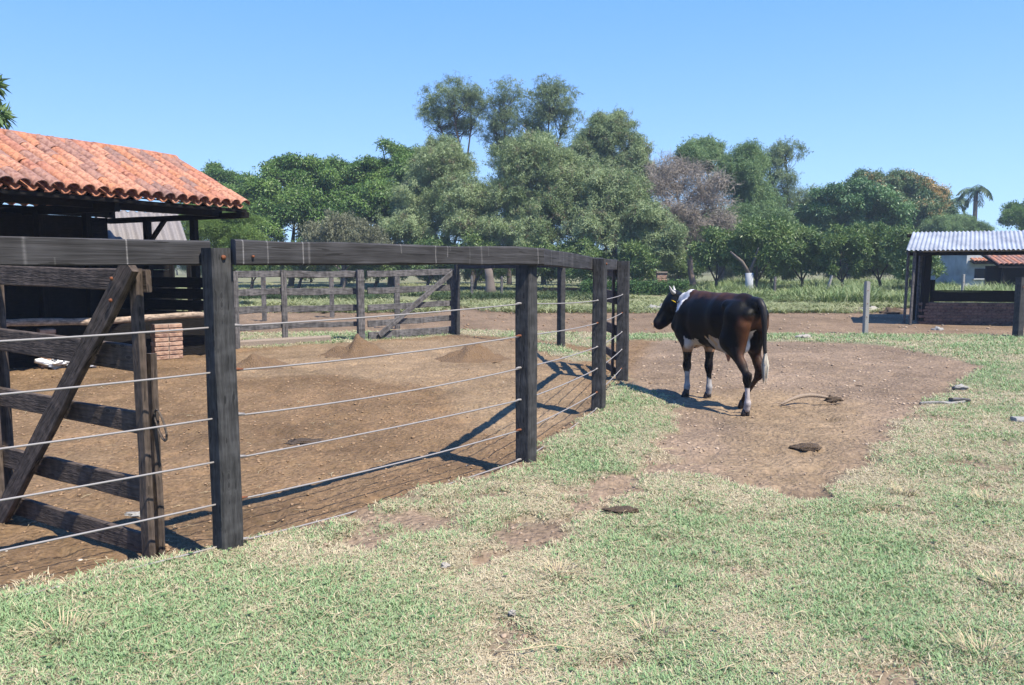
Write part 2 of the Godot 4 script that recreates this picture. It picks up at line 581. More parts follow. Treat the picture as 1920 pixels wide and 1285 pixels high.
func leaf(st: SurfaceTool, p: Vector3, dir: Vector3, up: Vector3, length: float, width: float, fold := 0.25) -> void:
	var side := dir.cross(up).normalized()
	var n := side.cross(dir).normalized()
	var mid := p + dir * length * 0.45
	var l := mid + side * width * 0.5 + n * width * fold
	var r := mid - side * width * 0.5 + n * width * fold
	var tip := p + dir * length - n * width * fold * 0.6
	tri(st, p, l, tip)
	tri(st, p, tip, r)

func clump(style: String) -> ArrayMesh:
	var st := begin()
	st.set_color(Color.WHITE)
	match style:
		"broad", "citrus", "mango", "mangof":
			var long := style.begins_with("mango")
			for i in (22 if long else 18):
				var d := rnd_dir()
				var p := d * rng.randf_range(0.02, 0.26)
				var out := (d + Vector3(0, -0.55 if long else -0.15, 0) + rnd_dir() * 0.5).normalized()
				leaf(st, p, out, (Vector3.UP + rnd_dir() * 0.7).normalized(), rng.randf_range(0.15, 0.26), rng.randf_range(0.055, 0.085))
		"big":
			for i in 14:
				var d := rnd_dir()
				leaf(st, d * 0.1, (d + Vector3(0, -0.5, 0)).normalized(), Vector3.UP, rng.randf_range(0.2, 0.34), rng.randf_range(0.07, 0.11))
		"fine":
			for i in 9:
				var d := (rnd_dir() + Vector3(0, 0.9, 0)).normalized()
				for k in 8:
					var p := d * (0.04 + 0.05 * k) + Vector3(0, -0.004 * k * k, 0)
					leaf(st, p, (d + rnd_dir() * 0.9).normalized(), (Vector3.UP + rnd_dir() * 0.6).normalized(), 0.10, 0.017)
		"bare":
			for i in 9:
				var d := (rnd_dir() + Vector3(0, 0.35, 0)).normalized()
				var p := d * 0.03
				for k in 3:
					var q := p + (d + rnd_dir() * 0.45).normalized() * 0.17
					tube(st, [p, q], [0.009 - 0.002 * k, 0.007 - 0.002 * k], 3, false)
					p = q
			for i in 5:
				var d := rnd_dir()
				leaf(st, d * 0.3, rnd_dir(), Vector3.UP, 0.09, 0.03)
		_:
			# thorn trees: sprays of tiny leaflets along hanging twigs
			for i in 6:
				var d := (rnd_dir() + Vector3(0, 0.1, 0)).normalized()
				for k in 6:
					var p := d * (0.05 + 0.065 * k) + Vector3(0, -0.005 * k * k, 0)
					leaf(st, p, (d * 0.6 + rnd_dir()).normalized(), (Vector3.UP + rnd_dir() * 0.5).normalized(), rng.randf_range(0.12, 0.20), rng.randf_range(0.030, 0.048))
	return done(st)

const STYLE := {
	# leaf colours (two ends), clumps per square metre of lobe, share near the surface, gaps, size
	"broad": [[0.065, 0.140, 0.032], [0.160, 0.250, 0.058], 21.0, 0.62, 0.06, 1.0, 6],
	"big": [[0.06, 0.12, 0.035], [0.12, 0.18, 0.06], 20.0, 0.4, 0.0, 1.0, 6],
	"citrus": [[0.076, 0.136, 0.042], [0.175, 0.240, 0.078], 25.0, 0.55, 0.10, 0.85, 5],
	"mango": [[0.062, 0.140, 0.056], [0.145, 0.245, 0.095], 22.0, 0.75, 0.0, 1.15, 6],
	"mangof": [[0.066, 0.126, 0.052], [0.160, 0.220, 0.080], 22.0, 0.75, 0.0, 1.2, 6],
	"grey": [[0.165, 0.225, 0.105], [0.325, 0.385, 0.205], 30.0, 0.45, 0.10, 0.85, 12],
	"grey2": [[0.125, 0.205, 0.088], [0.240, 0.325, 0.150], 26.0, 0.5, 0.08, 0.9, 10],
	"thin": [[0.140, 0.195, 0.105], [0.250, 0.310, 0.165], 12.0, 0.25, 0.10, 0.72, 26],
	"dry": [[0.140, 0.150, 0.095], [0.230, 0.230, 0.150], 17.0, 0.4, 0.16, 0.95, 12],
	"fine": [[0.085, 0.150, 0.038], [0.165, 0.240, 0.070], 34.0, 0.5, 0.04, 0.9, 6],
	"bare": [[0.24, 0.205, 0.17], [0.36, 0.31, 0.26], 9.5, 0.2, 0.18, 1.15, 12],
}

func tree(d: Array) -> void:
	var style: String = d[1]
	var base: Vector3 = d[2]
	var lobes: Array = d[3]
	var t := thing(d[0], d[4], d[5], base, 0.0, d[6])
	var s: Array = STYLE[style]
	var dark := Color(s[0][0], s[0][1], s[0][2])
	var light := Color(s[1][0], s[1][1], s[1][2])
	var lo := 1e9
	var hi := 0.0
	var mid := Vector3.ZERO
	var wide := 0.0
	for l in lobes:
		lo = minf(lo, l[1] - l[2] * 0.6)
		hi = maxf(hi, l[1])
		mid += Vector3(l[0], l[1], 0) / lobes.size()
		wide = maxf(wide, absf(l[0]) + l[2])
	# trunk and boughs
	var st := begin(true)
	var limbs := begin(true)
	var thick := clampf(mid.y * 0.035, 0.06, 0.26)
	var fork := Vector3(mid.x * 0.35, maxf(lo * 0.75, mid.y * 0.32), 0.0)
	if style == "citrus":
		fork.y = 0.75
		thick = 0.09
	if style == "thin":
		fork = Vector3(mid.x * 0.45, mid.y * 0.62, 0.1)
		thick = 0.17
	var bend := Vector3(rng.randf_range(-0.2, 0.2), 0, rng.randf_range(-0.2, 0.2)) * thick * 6.0
	tube(st, [Vector3(0, -0.2, 0), Vector3(0, 0.15, 0), fork * 0.5 + bend * 0.5, fork], [thick * 1.5, thick * 1.15, thick, thick * 0.85], 8)
	var bark: Material = M.bark
	if style in ["grey", "grey2", "dry"]:
		bark = M.grey_bark
	if style == "bare":
		bark = M.pink_bark
	part(t, "trunk", done(st), bark)
	var centres := []
	for l in lobes:
		# each lobe sits a little in front of or behind the trunk, as boughs spread all round
		var dz: float = rng.randf_range(-0.4, 0.5) * wide * 0.5
		if style != "thin" and style != "big" and style != "citrus":
			# low boughs reach out in front of the high ones, as in any dome-shaped crown
			dz += clampf((hi - float(l[1])) * 0.6, 0.0, 4.0)
		var c := Vector3(l[0], l[1], dz)
		centres.append(c)
		var target := c + Vector3(0, -l[3] * 0.25, 0)
		var m1: Vector3 = fork.lerp(target, 0.5) + Vector3(rng.randf_range(-0.2, 0.2), rng.randf_range(0.0, 0.3), rng.randf_range(-0.2, 0.2)) * l[2] * 0.4
		tube(limbs, [fork - Vector3(0, 0.1, 0), m1, target], [thick * 0.55, thick * 0.4, thick * 0.22], 6)
		for k in int(s[6]):
			var q: Vector3 = c + rnd_dir() * Vector3(l[2], l[3], l[2]) * rng.randf_range(0.6, 0.95)
			var from: Vector3 = m1.lerp(target, rng.randf_range(0.4, 1.0))
			var mm: Vector3 = from.lerp(q, 0.5) + rnd_dir() * l[2] * 0.14
			tube(limbs, [from, mm, q], [thick * 0.18, thick * 0.11, thick * 0.035], 4, false)
	part(t, "boughs", done(limbs), bark)
	# foliage
	var buf := PackedFloat32Array()
	var nz := noise(0.55 / clampf(wide * 0.3, 0.6, 1.6), 3, int(absf(base.x) * 13) + 5)
	for li in lobes.size():
		var l: Array = lobes[li]
		var r := Vector3(l[2], l[3], minf(l[2], l[3] * 1.4)) * (1.18 if style == "thin" else 1.0)
		var area := 4.0 * PI * pow((pow(r.x * r.y, 1.6) + pow(r.x * r.z, 1.6) + pow(r.y * r.z, 1.6)) / 3.0, 1.0 / 1.6)
		var n := int(area * float(s[2]))
		# the lobe is a head of smaller clusters of leaves, so that light and dark lumps and gaps form
		var subs := []
		var airy := style in ["thin", "grey", "grey2", "bare", "dry"]
		for q in (22 + int(area * 1.5) if airy else 9 + int(area * 0.55)):
			var sd := rnd_dir()
			if sd.y < -0.3 and rng.randf() < 0.4:
				sd.y = -sd.y
			var reach := pow(rng.randf(), lerpf(0.55, 0.22, s[3]))
			subs.append([centres[li] + sd * r * reach * (0.86 + 0.3 * nz.get_noise_3d(sd.x * r.x + l[0], sd.y * r.y, sd.z * r.z)), clampf(minf(r.x, r.y) * (rng.randf_range(0.18, 0.36) if airy else rng.randf_range(0.28, 0.5)), 0.2, 0.85), rng.randf_range(-0.22, 0.22)])
		for i in n:
			var dd := rnd_dir()
			if dd.y < -0.35 and rng.randf() < 0.6:
				dd.y = -dd.y
			var sc: Array = subs[rng.randi() % subs.size()]
			var rad := pow(rng.randf(), 0.42) * (rng.randf_range(1.3, 2.3) if airy and rng.randf() < 0.22 else 1.0)
			var p: Vector3 = sc[0] + dd * Vector3(sc[1], sc[1] * 0.72, sc[1]) * rad
			if nz.get_noise_3d(p.x * 1.9, p.y * 1.9, p.z * 1.9 + 30.0) < -0.62 + s[4] * 2.2:
				continue
			if p.y < 0.3:
				continue
			var tone := clampf(0.5 + nz.get_noise_3d(p.x * 0.9 + 60.0, p.y * 0.9, p.z * 0.9) * 0.7 + float(sc[2]) + rng.randf_range(-0.25, 0.25), 0.0, 1.0)
			var c := dark.lerp(light, tone)
			if style == "mangof" and dd.y > 0.0 and rng.randf() < 0.85 * smoothstep(-0.1, 0.5, nz.get_noise_3d(p.x * 0.6 + 9.0, p.y * 0.6, p.z * 0.6) + 0.2):
				c = Color(0.40, 0.27, 0.11)
			if style == "grey" and rng.randf() < 0.08:
				c = Color(0.19, 0.16, 0.11)
			# leaves of the outer crown turn their faces outward and up to the light
			var ny := (dd * 0.75 + Vector3(0, 0.75, 0) + rnd_dir() * 0.45).normalized()
			var nx := ny.cross(rnd_dir()).normalized()
			var b := Basis(nx, ny, nx.cross(ny))
			if style == "bare":
				b = Basis.from_euler(Vector3(rng.randf() * TAU, rng.randf() * TAU, rng.randf() * TAU))
			add_copy(buf, b * (float(s[5]) * rng.randf_range(0.75, 1.25)), p, c)
	put_copies(t, "crown", clump(style), M.glossy_leaf if style in ["broad", "mango", "mangof", "citrus"] else M.leaf, buf)

func palm(at: Vector3, tall: float, label: String) -> void:
	var t := thing("palm_tree", label, "palm tree", at, 0.0, "two palms on the horizon")
	var st := begin(true)
	tube(st, [Vector3(0, -0.2, 0), Vector3(0.15, tall * 0.5, 0), Vector3(0.1, tall, 0)], [0.3, 0.22, 0.2], 8)
	part(t, "trunk", done(st), M.grey_bark)
	for f in 15:
		var fr := begin()
		fr.set_color(Color(0.06, 0.11, 0.055))
		var a := TAU * f / 15.0 + rng.randf_range(-0.15, 0.15)
		var rise := rng.randf_range(-0.6, 1.5)
		var out := Vector3(cos(a), 0, sin(a))
		var p := Vector3(0.1, tall - 0.05, 0)
		var dir := (out + Vector3(0, rise, 0)).normalized()
		for k in 11:
			var q := p + dir * 0.19
			tube(fr, [p, q], [0.03 - 0.002 * k, 0.028 - 0.002 * k], 3, false)
			var side := dir.cross(Vector3.UP).normalized()
			for sgn in [-1, 1]:
				for h in 2:
					var w := 0.75 * sin(PI * (k + 1.2) / 13.0) + 0.12
					leaf(fr, p.lerp(q, 0.5 * h), (side * sgn + dir * 0.6 + Vector3(0, -0.75, 0) + rnd_dir() * 0.2).normalized(), Vector3.UP, w, 0.085)
			p = q
			dir = (dir + Vector3(0, -0.20 - 0.1 * rng.randf(), 0) + rnd_dir() * 0.08).normalized()
		part(t, "frond", done(fr), M.leaf)

func blade(st: SurfaceTool, p: Vector3, lean: Vector3, h: float, w: float) -> void:
	var side := lean.cross(Vector3.UP).normalized() * w * 0.5
	var mid := p + Vector3(0, h * 0.6, 0) + lean * h * 0.35
	var tip := p + Vector3(0, h * 0.9, 0) + lean * h
	tri(st, p - side, mid + side * 0.8, mid - side * 0.8)
	tri(st, p - side, p + side, mid + side * 0.8)
	tri(st, mid - side * 0.8, mid + side * 0.8, tip)

func tuft(blades: int, radius: float, h: float, w: float, spread: float) -> ArrayMesh:
	var st := begin()
	st.set_color(Color.WHITE)
	for i in blades:
		var a := rng.randf() * TAU
		var r := sqrt(rng.randf()) * radius
		var la := rng.randf() * TAU
		blade(st, Vector3(cos(a) * r, -0.004, sin(a) * r), Vector3(cos(la), 0, sin(la)) * rng.randf_range(0.2, 1.0) * spread, h * rng.randf_range(0.5, 1.2), w * rng.randf_range(0.7, 1.3))
	return done(st)

func grass_colour(green: float) -> Color:
	var g := Color(0.165, 0.285, 0.125).lerp(Color(0.315, 0.385, 0.205), rng.randf())
	var s := Color(0.56, 0.485, 0.335).lerp(Color(0.36, 0.295, 0.195), rng.randf())
	return g if rng.randf() < green else s

func make_grass() -> void:
	# short grazed turf: fresh blades and dry straw mixed, thick near by and thinner with distance
	var upright := PackedFloat32Array()
	var lying := PackedFloat32Array()
	var bands := [[-1.9, -3.6, 72000, 1.0], [-3.6, -5.6, 74000, 1.05], [-5.6, -8.6, 42000, 1.25], [-8.6, -13.0, 26000, 1.6], [-13.0, -19.5, 26000, 2.3]]
	for b in bands:
		for i in int(b[2]):
			var z := rng.randf_range(b[0], b[1])
			var x := rng.randf_range(-1.0, 1.0) * (1.4 - z * 0.72)
			var cv := cover(x, z)
			if cv.x > 0.88 or rng.randf() < cv.x:
				continue
			var k := float(b[3]) * rng.randf_range(0.7, 1.3)
			var p := Vector3(x, gh(x, z, cv) - 0.003, z)
			var green := clampf(0.07 + cv.z * 0.68, 0.0, 0.78)
			var c := grass_colour(green)
			var straw := c.r > c.g
			var basis := Basis(Vector3.UP, rng.randf() * TAU).scaled(Vector3(k, k * (0.75 + cv.z * 0.4), k))
			if straw and rng.randf() < 0.75:
				add_copy(lying, basis, p, c)
			else:
				add_copy(upright, basis, p, c)
	tag(put_copies(self, "short_green_grass", tuft(11, 0.042, 0.025, 0.0036, 1.3), M.grass, upright), "short fresh green turf grass growing over the foreground and beside the fence", "grass")
	tag(put_copies(self, "dry_grass", tuft(8, 0.045, 0.014, 0.0036, 3.0), M.grass, lying), "dry bleached grass straw lying over the foreground turf", "dry grass")
	# taller weeds and pasture beyond the far bare strip
	var tall := PackedFloat32Array()
	for i in 34000:
		var z := -rng.randf_range(25.5, 60.0)
		var x := rng.randf_range(-0.76, 0.76) * -z
		var patch := n_low.get_noise_2d(x * 0.6, z * 0.6)
		var weedy := 1.0 if (x > 9.0 + 3.0 * patch and z < -31.5 + 2.0 * patch) else 0.0
		if weedy < 0.5 and (rng.randf() < 0.45 or patch < rng.randf_range(-0.35, 0.25)):
			continue
		var c := Color(0.19, 0.225, 0.105).lerp(Color(0.31, 0.31, 0.17), rng.randf())
		var h := rng.randf_range(0.08, 0.26)
		if weedy > 0.5:
			h = rng.randf_range(0.25, 0.85) * clampf(0.7 + 1.1 * patch, 0.25, 1.2)
			c = Color(0.13, 0.20, 0.08).lerp(Color(0.29, 0.31, 0.16), rng.randf())
		if x < 3.5 and z < -33.5 and z > -40.5 and n_mid.get_noise_2d(x * 0.8, z * 0.8) > -0.25:  # strip coloured near black to stand for the shade under the trees
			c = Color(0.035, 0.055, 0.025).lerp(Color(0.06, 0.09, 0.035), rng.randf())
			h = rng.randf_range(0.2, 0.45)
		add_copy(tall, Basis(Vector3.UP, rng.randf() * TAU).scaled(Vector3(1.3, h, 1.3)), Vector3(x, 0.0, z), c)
	tag(put_copies(self, "tall_pasture_grass", tuft(20, 0.24, 0.85, 0.024, 0.85), M.grass, tall), "tall pasture grass and weeds under the trees beyond the bare earth, with a strip coloured dark for tree shade", "tall grass")
	# litter: loose straws, and flat broad leaved weeds between the blades
	var straws := PackedFloat32Array()
	var weeds := PackedFloat32Array()
	for i in 5200:
		var z := -1.9 - pow(rng.randf(), 1.4) * 9.0
		var x := rng.randf_range(-1.0, 1.0) * (1.3 - z * 0.72)
		var cv := cover(x, z)
		if cv.x > 0.9 and rng.randf() < 0.85:
			continue
		var p := Vector3(x, gh(x, z, cv) + 0.012 * (1.0 - cv.x) + 0.004, z)
		if i % 5 == 0 and cv.x < 0.5:
			add_copy(weeds, Basis(Vector3.UP, rng.randf() * TAU) * rng.randf_range(0.2, 0.55), p, Color(0.12, 0.215, 0.095).lerp(Color(0.24, 0.31, 0.15), rng.randf()))
		else:
			add_copy(straws, Basis.from_euler(Vector3(rng.randf_range(-0.12, 0.12), rng.randf() * TAU, rng.randf_range(-0.12, 0.12))) * rng.randf_range(0.5, 1.5), p, Color(0.50, 0.43, 0.29).lerp(Color(0.30, 0.22, 0.13), rng.randf()))
	var ss := begin()
	ss.set_color(Color.WHITE)
	tube(ss, [Vector3(-0.035, 0.0, 0.0), Vector3(0.0, 0.006, 0.006), Vector3(0.04, 0.001, -0.003)], [0.0011, 0.0012, 0.0008], 4, false)
	leaf(ss, Vector3(0.0, 0.005, 0.005), Vector3(0.6, 0.15, 0.8).normalized(), Vector3.UP, 0.03, 0.005)
	tag(put_copies(self, "straw_litter", done(ss), M.grass, straws), "loose pale straws littering the turf and the edge of the bare earth", "straw")
	var ws := begin()
	ws.set_color(Color.WHITE)
	for k in 8:
		var wa := TAU * k / 8.0 + rng.randf() * 0.5
		leaf(ws, Vector3.ZERO, Vector3(cos(wa), rng.randf_range(0.15, 0.5), sin(wa)).normalized(), Vector3.UP, rng.randf_range(0.03, 0.055), 0.018)
	tag(put_copies(self, "broad_leaf_weeds", done(ws), M.grass, weeds), "small flat broad leaved weeds scattered through the foreground turf", "weeds")
	# clods and crumbs on the trampled soil
	var clods := PackedFloat32Array()
	for b in [[-3.2, -6.5, 6000, 0.45], [-6.5, -11.0, 6000, 0.55], [-11.0, -18.0, 3500, 0.8], [-18.0, -29.0, 2200, 1.2]]:
		for i in int(b[2]):
			var z := rng.randf_range(b[0], b[1])
			var x := rng.randf_range(-1.0, 1.0) * (1.2 - z * 0.72)
			var cv := cover(x, z)
			if rng.randf() > cv.x * (1.0 - cv.y * 0.72):
				continue
			var k := float(b[3]) * (pow(rng.randf(), 3.5) * 2.2 + 0.35)
			var c := Color(0.20, 0.13, 0.078).lerp(Color(0.27, 0.182, 0.112), rng.randf())
			if cv.y > 0.4:
				k *= 0.7
			if x > fence_x(z):
				c = Color(0.23, 0.165, 0.115).lerp(Color(0.40, 0.31, 0.23), rng.randf())
			if rng.randf() < 0.006:
				c = Color(0.52, 0.46, 0.38)
			add_copy(clods, Basis.from_euler(Vector3(rng.randf_range(-0.4, 0.4), rng.randf() * TAU, rng.randf_range(-0.4, 0.4))).scaled(Vector3(k, k * 0.62, k)), Vector3(x, gh(x, z, cv) + 0.002, z), c)
	var cm := mat(Color.WHITE, 0.97)
	cm.vertex_color_use_as_albedo = true
	cm.metallic_specular = 0.2
	tag(put_copies(self, "soil_clods", lump(Vector3(0.016, 0.014, 0.013), 0.5, 4.0, 4, 6), cm, clods), "crumbled soil clods scattered over the trampled earth", "soil")

func grass_clump(x: float, z: float, k: float, label: String) -> void:
	var t := thing("dry_grass_clump", label, "grass clump", Vector3(x, height_at(x, z), z), rng.randf() * TAU, "dead grass clumps in the foreground turf")
	var st := begin()
	for i in int(70 * k):
		var a := rng.randf() * TAU
		var r := sqrt(rng.randf()) * 0.09 * k
		blade(st, Vector3(cos(a) * r, -0.01, sin(a) * r), Vector3(cos(a), 0, sin(a)) * rng.randf_range(0.5, 1.8), rng.randf_range(0.03, 0.085), 0.0045)
	part(t, "stalks", done(st), M.straw)
	var st2 := begin()
	for i in int(30 * k):
		var a := rng.randf() * TAU
		var r := sqrt(rng.randf()) * 0.06 * k
		blade(st2, Vector3(cos(a) * r, -0.01, sin(a) * r), Vector3(cos(a), 0, sin(a)) * rng.randf_range(0.3, 1.4), rng.randf_range(0.02, 0.05), 0.005)
	part(t, "dead_leaves", done(st2), M.dead_wood)

# ---------------------------------------------------------------- corral
func cable(parent: Node3D, a: Vector3, b: Vector3, sag := 0.012, r := 0.0055) -> void:
	var st := begin(true)
	var pts := []
	var rad := []
	for i in 9:
		var t := i / 8.0
		pts.append(a.lerp(b, t) - Vector3(0, sag * 4.0 * t * (1.0 - t), 0))
		rad.append(r)
	tube(st, pts, rad, 6)
	st.index()
	part(parent, "cable", done(st), M.cable)

func bolt(parent: Node3D, at: Vector3, n: Vector3, r := 0.014) -> void:
	var st := begin(true)
	tube(st, [at, at + n * 0.012], [r, r * 0.8], 8)
	part(parent, "bolt", done(st), M.rust)

func corral() -> void:
	var f := thing("corral_fence", "dark timber corral fence with heavy top rails and steel cables, nearest the camera", "fence", Vector3.ZERO)
	var A := Vector3(-1.60, 0, -4.26)
	var B := Vector3(0.115, 0, -6.26)
	var C := Vector3(0.955, 0, -8.52)
	var D := Vector3(1.51, 0, -10.62)
	var E := Vector3(0.955, 0, -15.15)
	var F := Vector3(-1.24, 0, -17.65)
	var L := Vector3(-3.1, 0, -2.93)
	var ab := (B - A).normalized()
	var bc := (C - B).normalized()
	var cd := (D - C).normalized()
	var al := (L - A).normalized()
	var out_ab := Vector3(-ab.z, 0, ab.x)
	var out_bc := Vector3(-bc.z, 0, bc.x)
	post(f, A, 1.685, 0.125, 0.125, ab, M.post)
	post(f, B, 1.60, 0.135, 0.135, (ab + bc).normalized(), M.post)
	post(f, C, 1.655, 0.135, 0.135, bc, M.post)
	post(f, D, 1.64, 0.16, 0.12, cd, M.post)
	post(f, E, 1.53, 0.125, 0.12, (F - E).normalized(), M.post)
	post(f, F, 1.585, 0.10, 0.10, (F - E).normalized(), M.post)
	post(f, L, 1.66, 0.13, 0.13, al, M.post)
	# top rails: left of A it runs behind the post, A to B and B to D in front of them
	var y := Vector3(0, 1.660, 0)
	beam(f, "top_rail", A + y - out_ab * 0.10 - al * 0.01, L + y - out_ab * 0.02 + Vector3(0, 0.0, 0) + al * 0.3, 0.05, 0.135, M.rail)
	beam(f, "top_rail", A + y + out_ab * 0.095 + ab * 0.045, B + y + out_ab * 0.095 + ab * 0.075, 0.055, 0.135, M.rail, Vector3.UP, 0.007, 0.009)
	beam(f, "top_rail", B + y + out_bc * 0.098 + bc * 0.03, C + Vector3(0, 1.605, 0) - out_bc * 0.095, 0.05, 0.135, M.rail)
	beam(f, "top_rail", C + Vector3(0, 1.605, 0) - out_bc * 0.095 + bc * 0.004, D + Vector3(-0.10, 1.585, -0.02), 0.05, 0.135, M.rail)
	beam(f, "top_rail", D + Vector3(-0.06, 1.56, -0.08), E + Vector3(0, 1.600, 0), 0.05, 0.135, M.rail)
	beam(f, "top_rail", E + Vector3(-0.02, 1.600, 0), F + Vector3(0.05, 1.555, 0.05), 0.05, 0.135, M.rail)
	bolt(f, A + Vector3(0, 1.635, 0) + out_ab * 0.064 + ab * 0.0, out_ab, 0.014)
	bolt(f, A + Vector3(0, 1.64, 0) + out_ab * 0.124 + ab * 0.14, out_ab, 0.008)
	bolt(f, C + Vector3(0, 1.60, 0) + out_bc * 0.069, out_bc, 0.013)
	for k in 6:
		var ha: float = [1.257, 1.01, 0.755, 0.512, 0.272, 0.03][k]
		var hb: float = [1.285, 1.028, 0.77, 0.51, 0.265, 0.02][k]
		var hc: float = [1.205, 0.96, 0.70, 0.46, 0.20, 0.02][k]
		cable(f, A + Vector3(0, ha, 0), L + Vector3(0, ha - 0.0, 0))
		cable(f, A + Vector3(0, ha, 0), B + Vector3(0, hb, 0), 0.012 + 0.01 * (k % 3))
		cable(f, B + Vector3(0, hb, 0), C + Vector3(0, hc, 0), 0.015)
		for q in [[A, ha, ab, al], [B, hb, -ab, bc], [C, hc, -bc, cd], [D, hc - 0.02, -cd, -cd]]:
			# the eye and tie where each cable enters a post
			var sp := begin(true)
			var o: Vector3 = q[0] + Vector3(0, q[1], 0) + q[2] * 0.075
			tube(sp, [o - q[2] * 0.03, o + q[2] * 0.02 + Vector3(0, 0.004, 0), o + q[2] * 0.055], [0.010, 0.0095, 0.006], 6)
			part(f, "cable_tie", done(sp), M.rust if k % 3 == 1 else M.cable)
		if k < 5:
			cable(f, C + Vector3(0, hc, 0), D + Vector3(0, hc - 0.02, 0), 0.01)

func gate(t: Node3D, a: Vector3, b: Vector3, ys: Array, bh: float, m: Material, shrink := 1.0) -> void:
	# boards between two stiles; ys are board centres at a, the far end may sag
	for k in ys.size():
		beam(t, "board", a + Vector3(0, ys[k], 0), b + Vector3(0, ys[k] * shrink, 0), 0.035, bh, m)

func near_gate() -> void:
	var a := Vector3(-2.045, 0, -4.33)
	var b := Vector3(-3.44, 0, -5.17)
	var t := thing("open_plank_gate", "five board gate with a diagonal brace, ajar behind the near cables", "gate", Vector3.ZERO)
	var d := (b - a).normalized()
	var n := Vector3(-d.z, 0, d.x)
	if n.dot(Vector3(0, 0, 1)) < 0:
		n = -n
	var hs_a := [1.505, 1.07, 0.70, 0.31, -0.01]
	var hs_b := [1.530, 1.105, 0.72, 0.31, -0.01]
	for k in 5:
		var over := 0.055 if k == 0 else -0.02
		beam(t, "board", a + Vector3(0, hs_a[k], 0) - d * over, b + Vector3(0, hs_b[k], 0), 0.032, [0.125, 0.15, 0.125, 0.14, 0.13][k], M.gate)
	# stiles in front and behind
	beam(t, "stile", a + n * 0.038 + Vector3(0, -0.14, 0), a + n * 0.038 + Vector3(0, 1.57, 0), 0.075, 0.04, M.gate, n)
	beam(t, "stile", a - n * 0.04 + d * 0.02 + Vector3(0, -0.12, 0), a - n * 0.04 + d * 0.02 + Vector3(0, 1.10, 0), 0.07, 0.04, M.gate, n)
	beam(t, "stile", b + n * 0.038 + Vector3(0, -0.10, 0), b + n * 0.038 + Vector3(0, 1.45, 0), 0.09, 0.04, M.gate, n)
	beam(t, "stile", b - n * 0.038 + Vector3(0, -0.10, 0), b - n * 0.038 + Vector3(0, 1.6, 0), 0.09, 0.04, M.gate, n)
	beam(t, "brace", b + n * 0.085 + Vector3(0, -0.08, 0) - d * 0.1, a + n * 0.085 + Vector3(0, 1.60, 0) - d * 0.035, 0.125, 0.045, M.gate, n)
	for k in 2:
		bolt(t, a + n * 0.105 + d * (0.11 + 0.02 * k) + Vector3(0, 1.52 - 0.12 * k, 0), n, 0.011)
	# rope latch hanging on the near stile
	var st := begin(true)
	var pts := []
	var rad := []
	for i in 13:
		var an := TAU * i / 12.0
		pts.append(a - d * (0.075 + 0.05 * cos(an + 2.4)) - n * 0.02 + Vector3(0, 0.70 + 0.085 * sin(an), 0))
		rad.append(0.007)
	tube(st, pts, rad, 6, false)
	part(t, "rope_loop", done(st), M.bark)

func pen_gate() -> void:
	var a := Vector3(1.43, 0, -10.70)
	var b := Vector3(1.345, 0, -12.2)
	var t := thing("small_board_gate", "narrow five board gate swung into the pen beside the last corral post near the cow", "gate", Vector3.ZERO)
	var ys := [1.485, 1.14, 0.69, 0.335, 0.12]
	for k in 5:
		beam(t, "board", a + Vector3(0, ys[k], 0), b + Vector3(0, ys[k], 0), 0.03, [0.12, 0.18, 0.14, 0.11, 0.10][k], M.gate)
	beam(t, "stile", b + Vector3(-0.035, 0.05, 0.04), b + Vector3(-0.035, 1.55, 0.04), 0.08, 0.035, M.gate, Vector3.RIGHT)
	beam(t, "stile", a + Vector3(-0.035, 0.05, -0.04), a + Vector3(-0.035, 1.55, -0.04), 0.08, 0.035, M.gate, Vector3.RIGHT)
	beam(t, "stile", a.lerp(b, 0.5) + Vector3(-0.035, 0.05, 0), a.lerp(b, 0.5) + Vector3(-0.035, 1.55, 0), 0.08, 0.035, M.gate, Vector3.RIGHT)

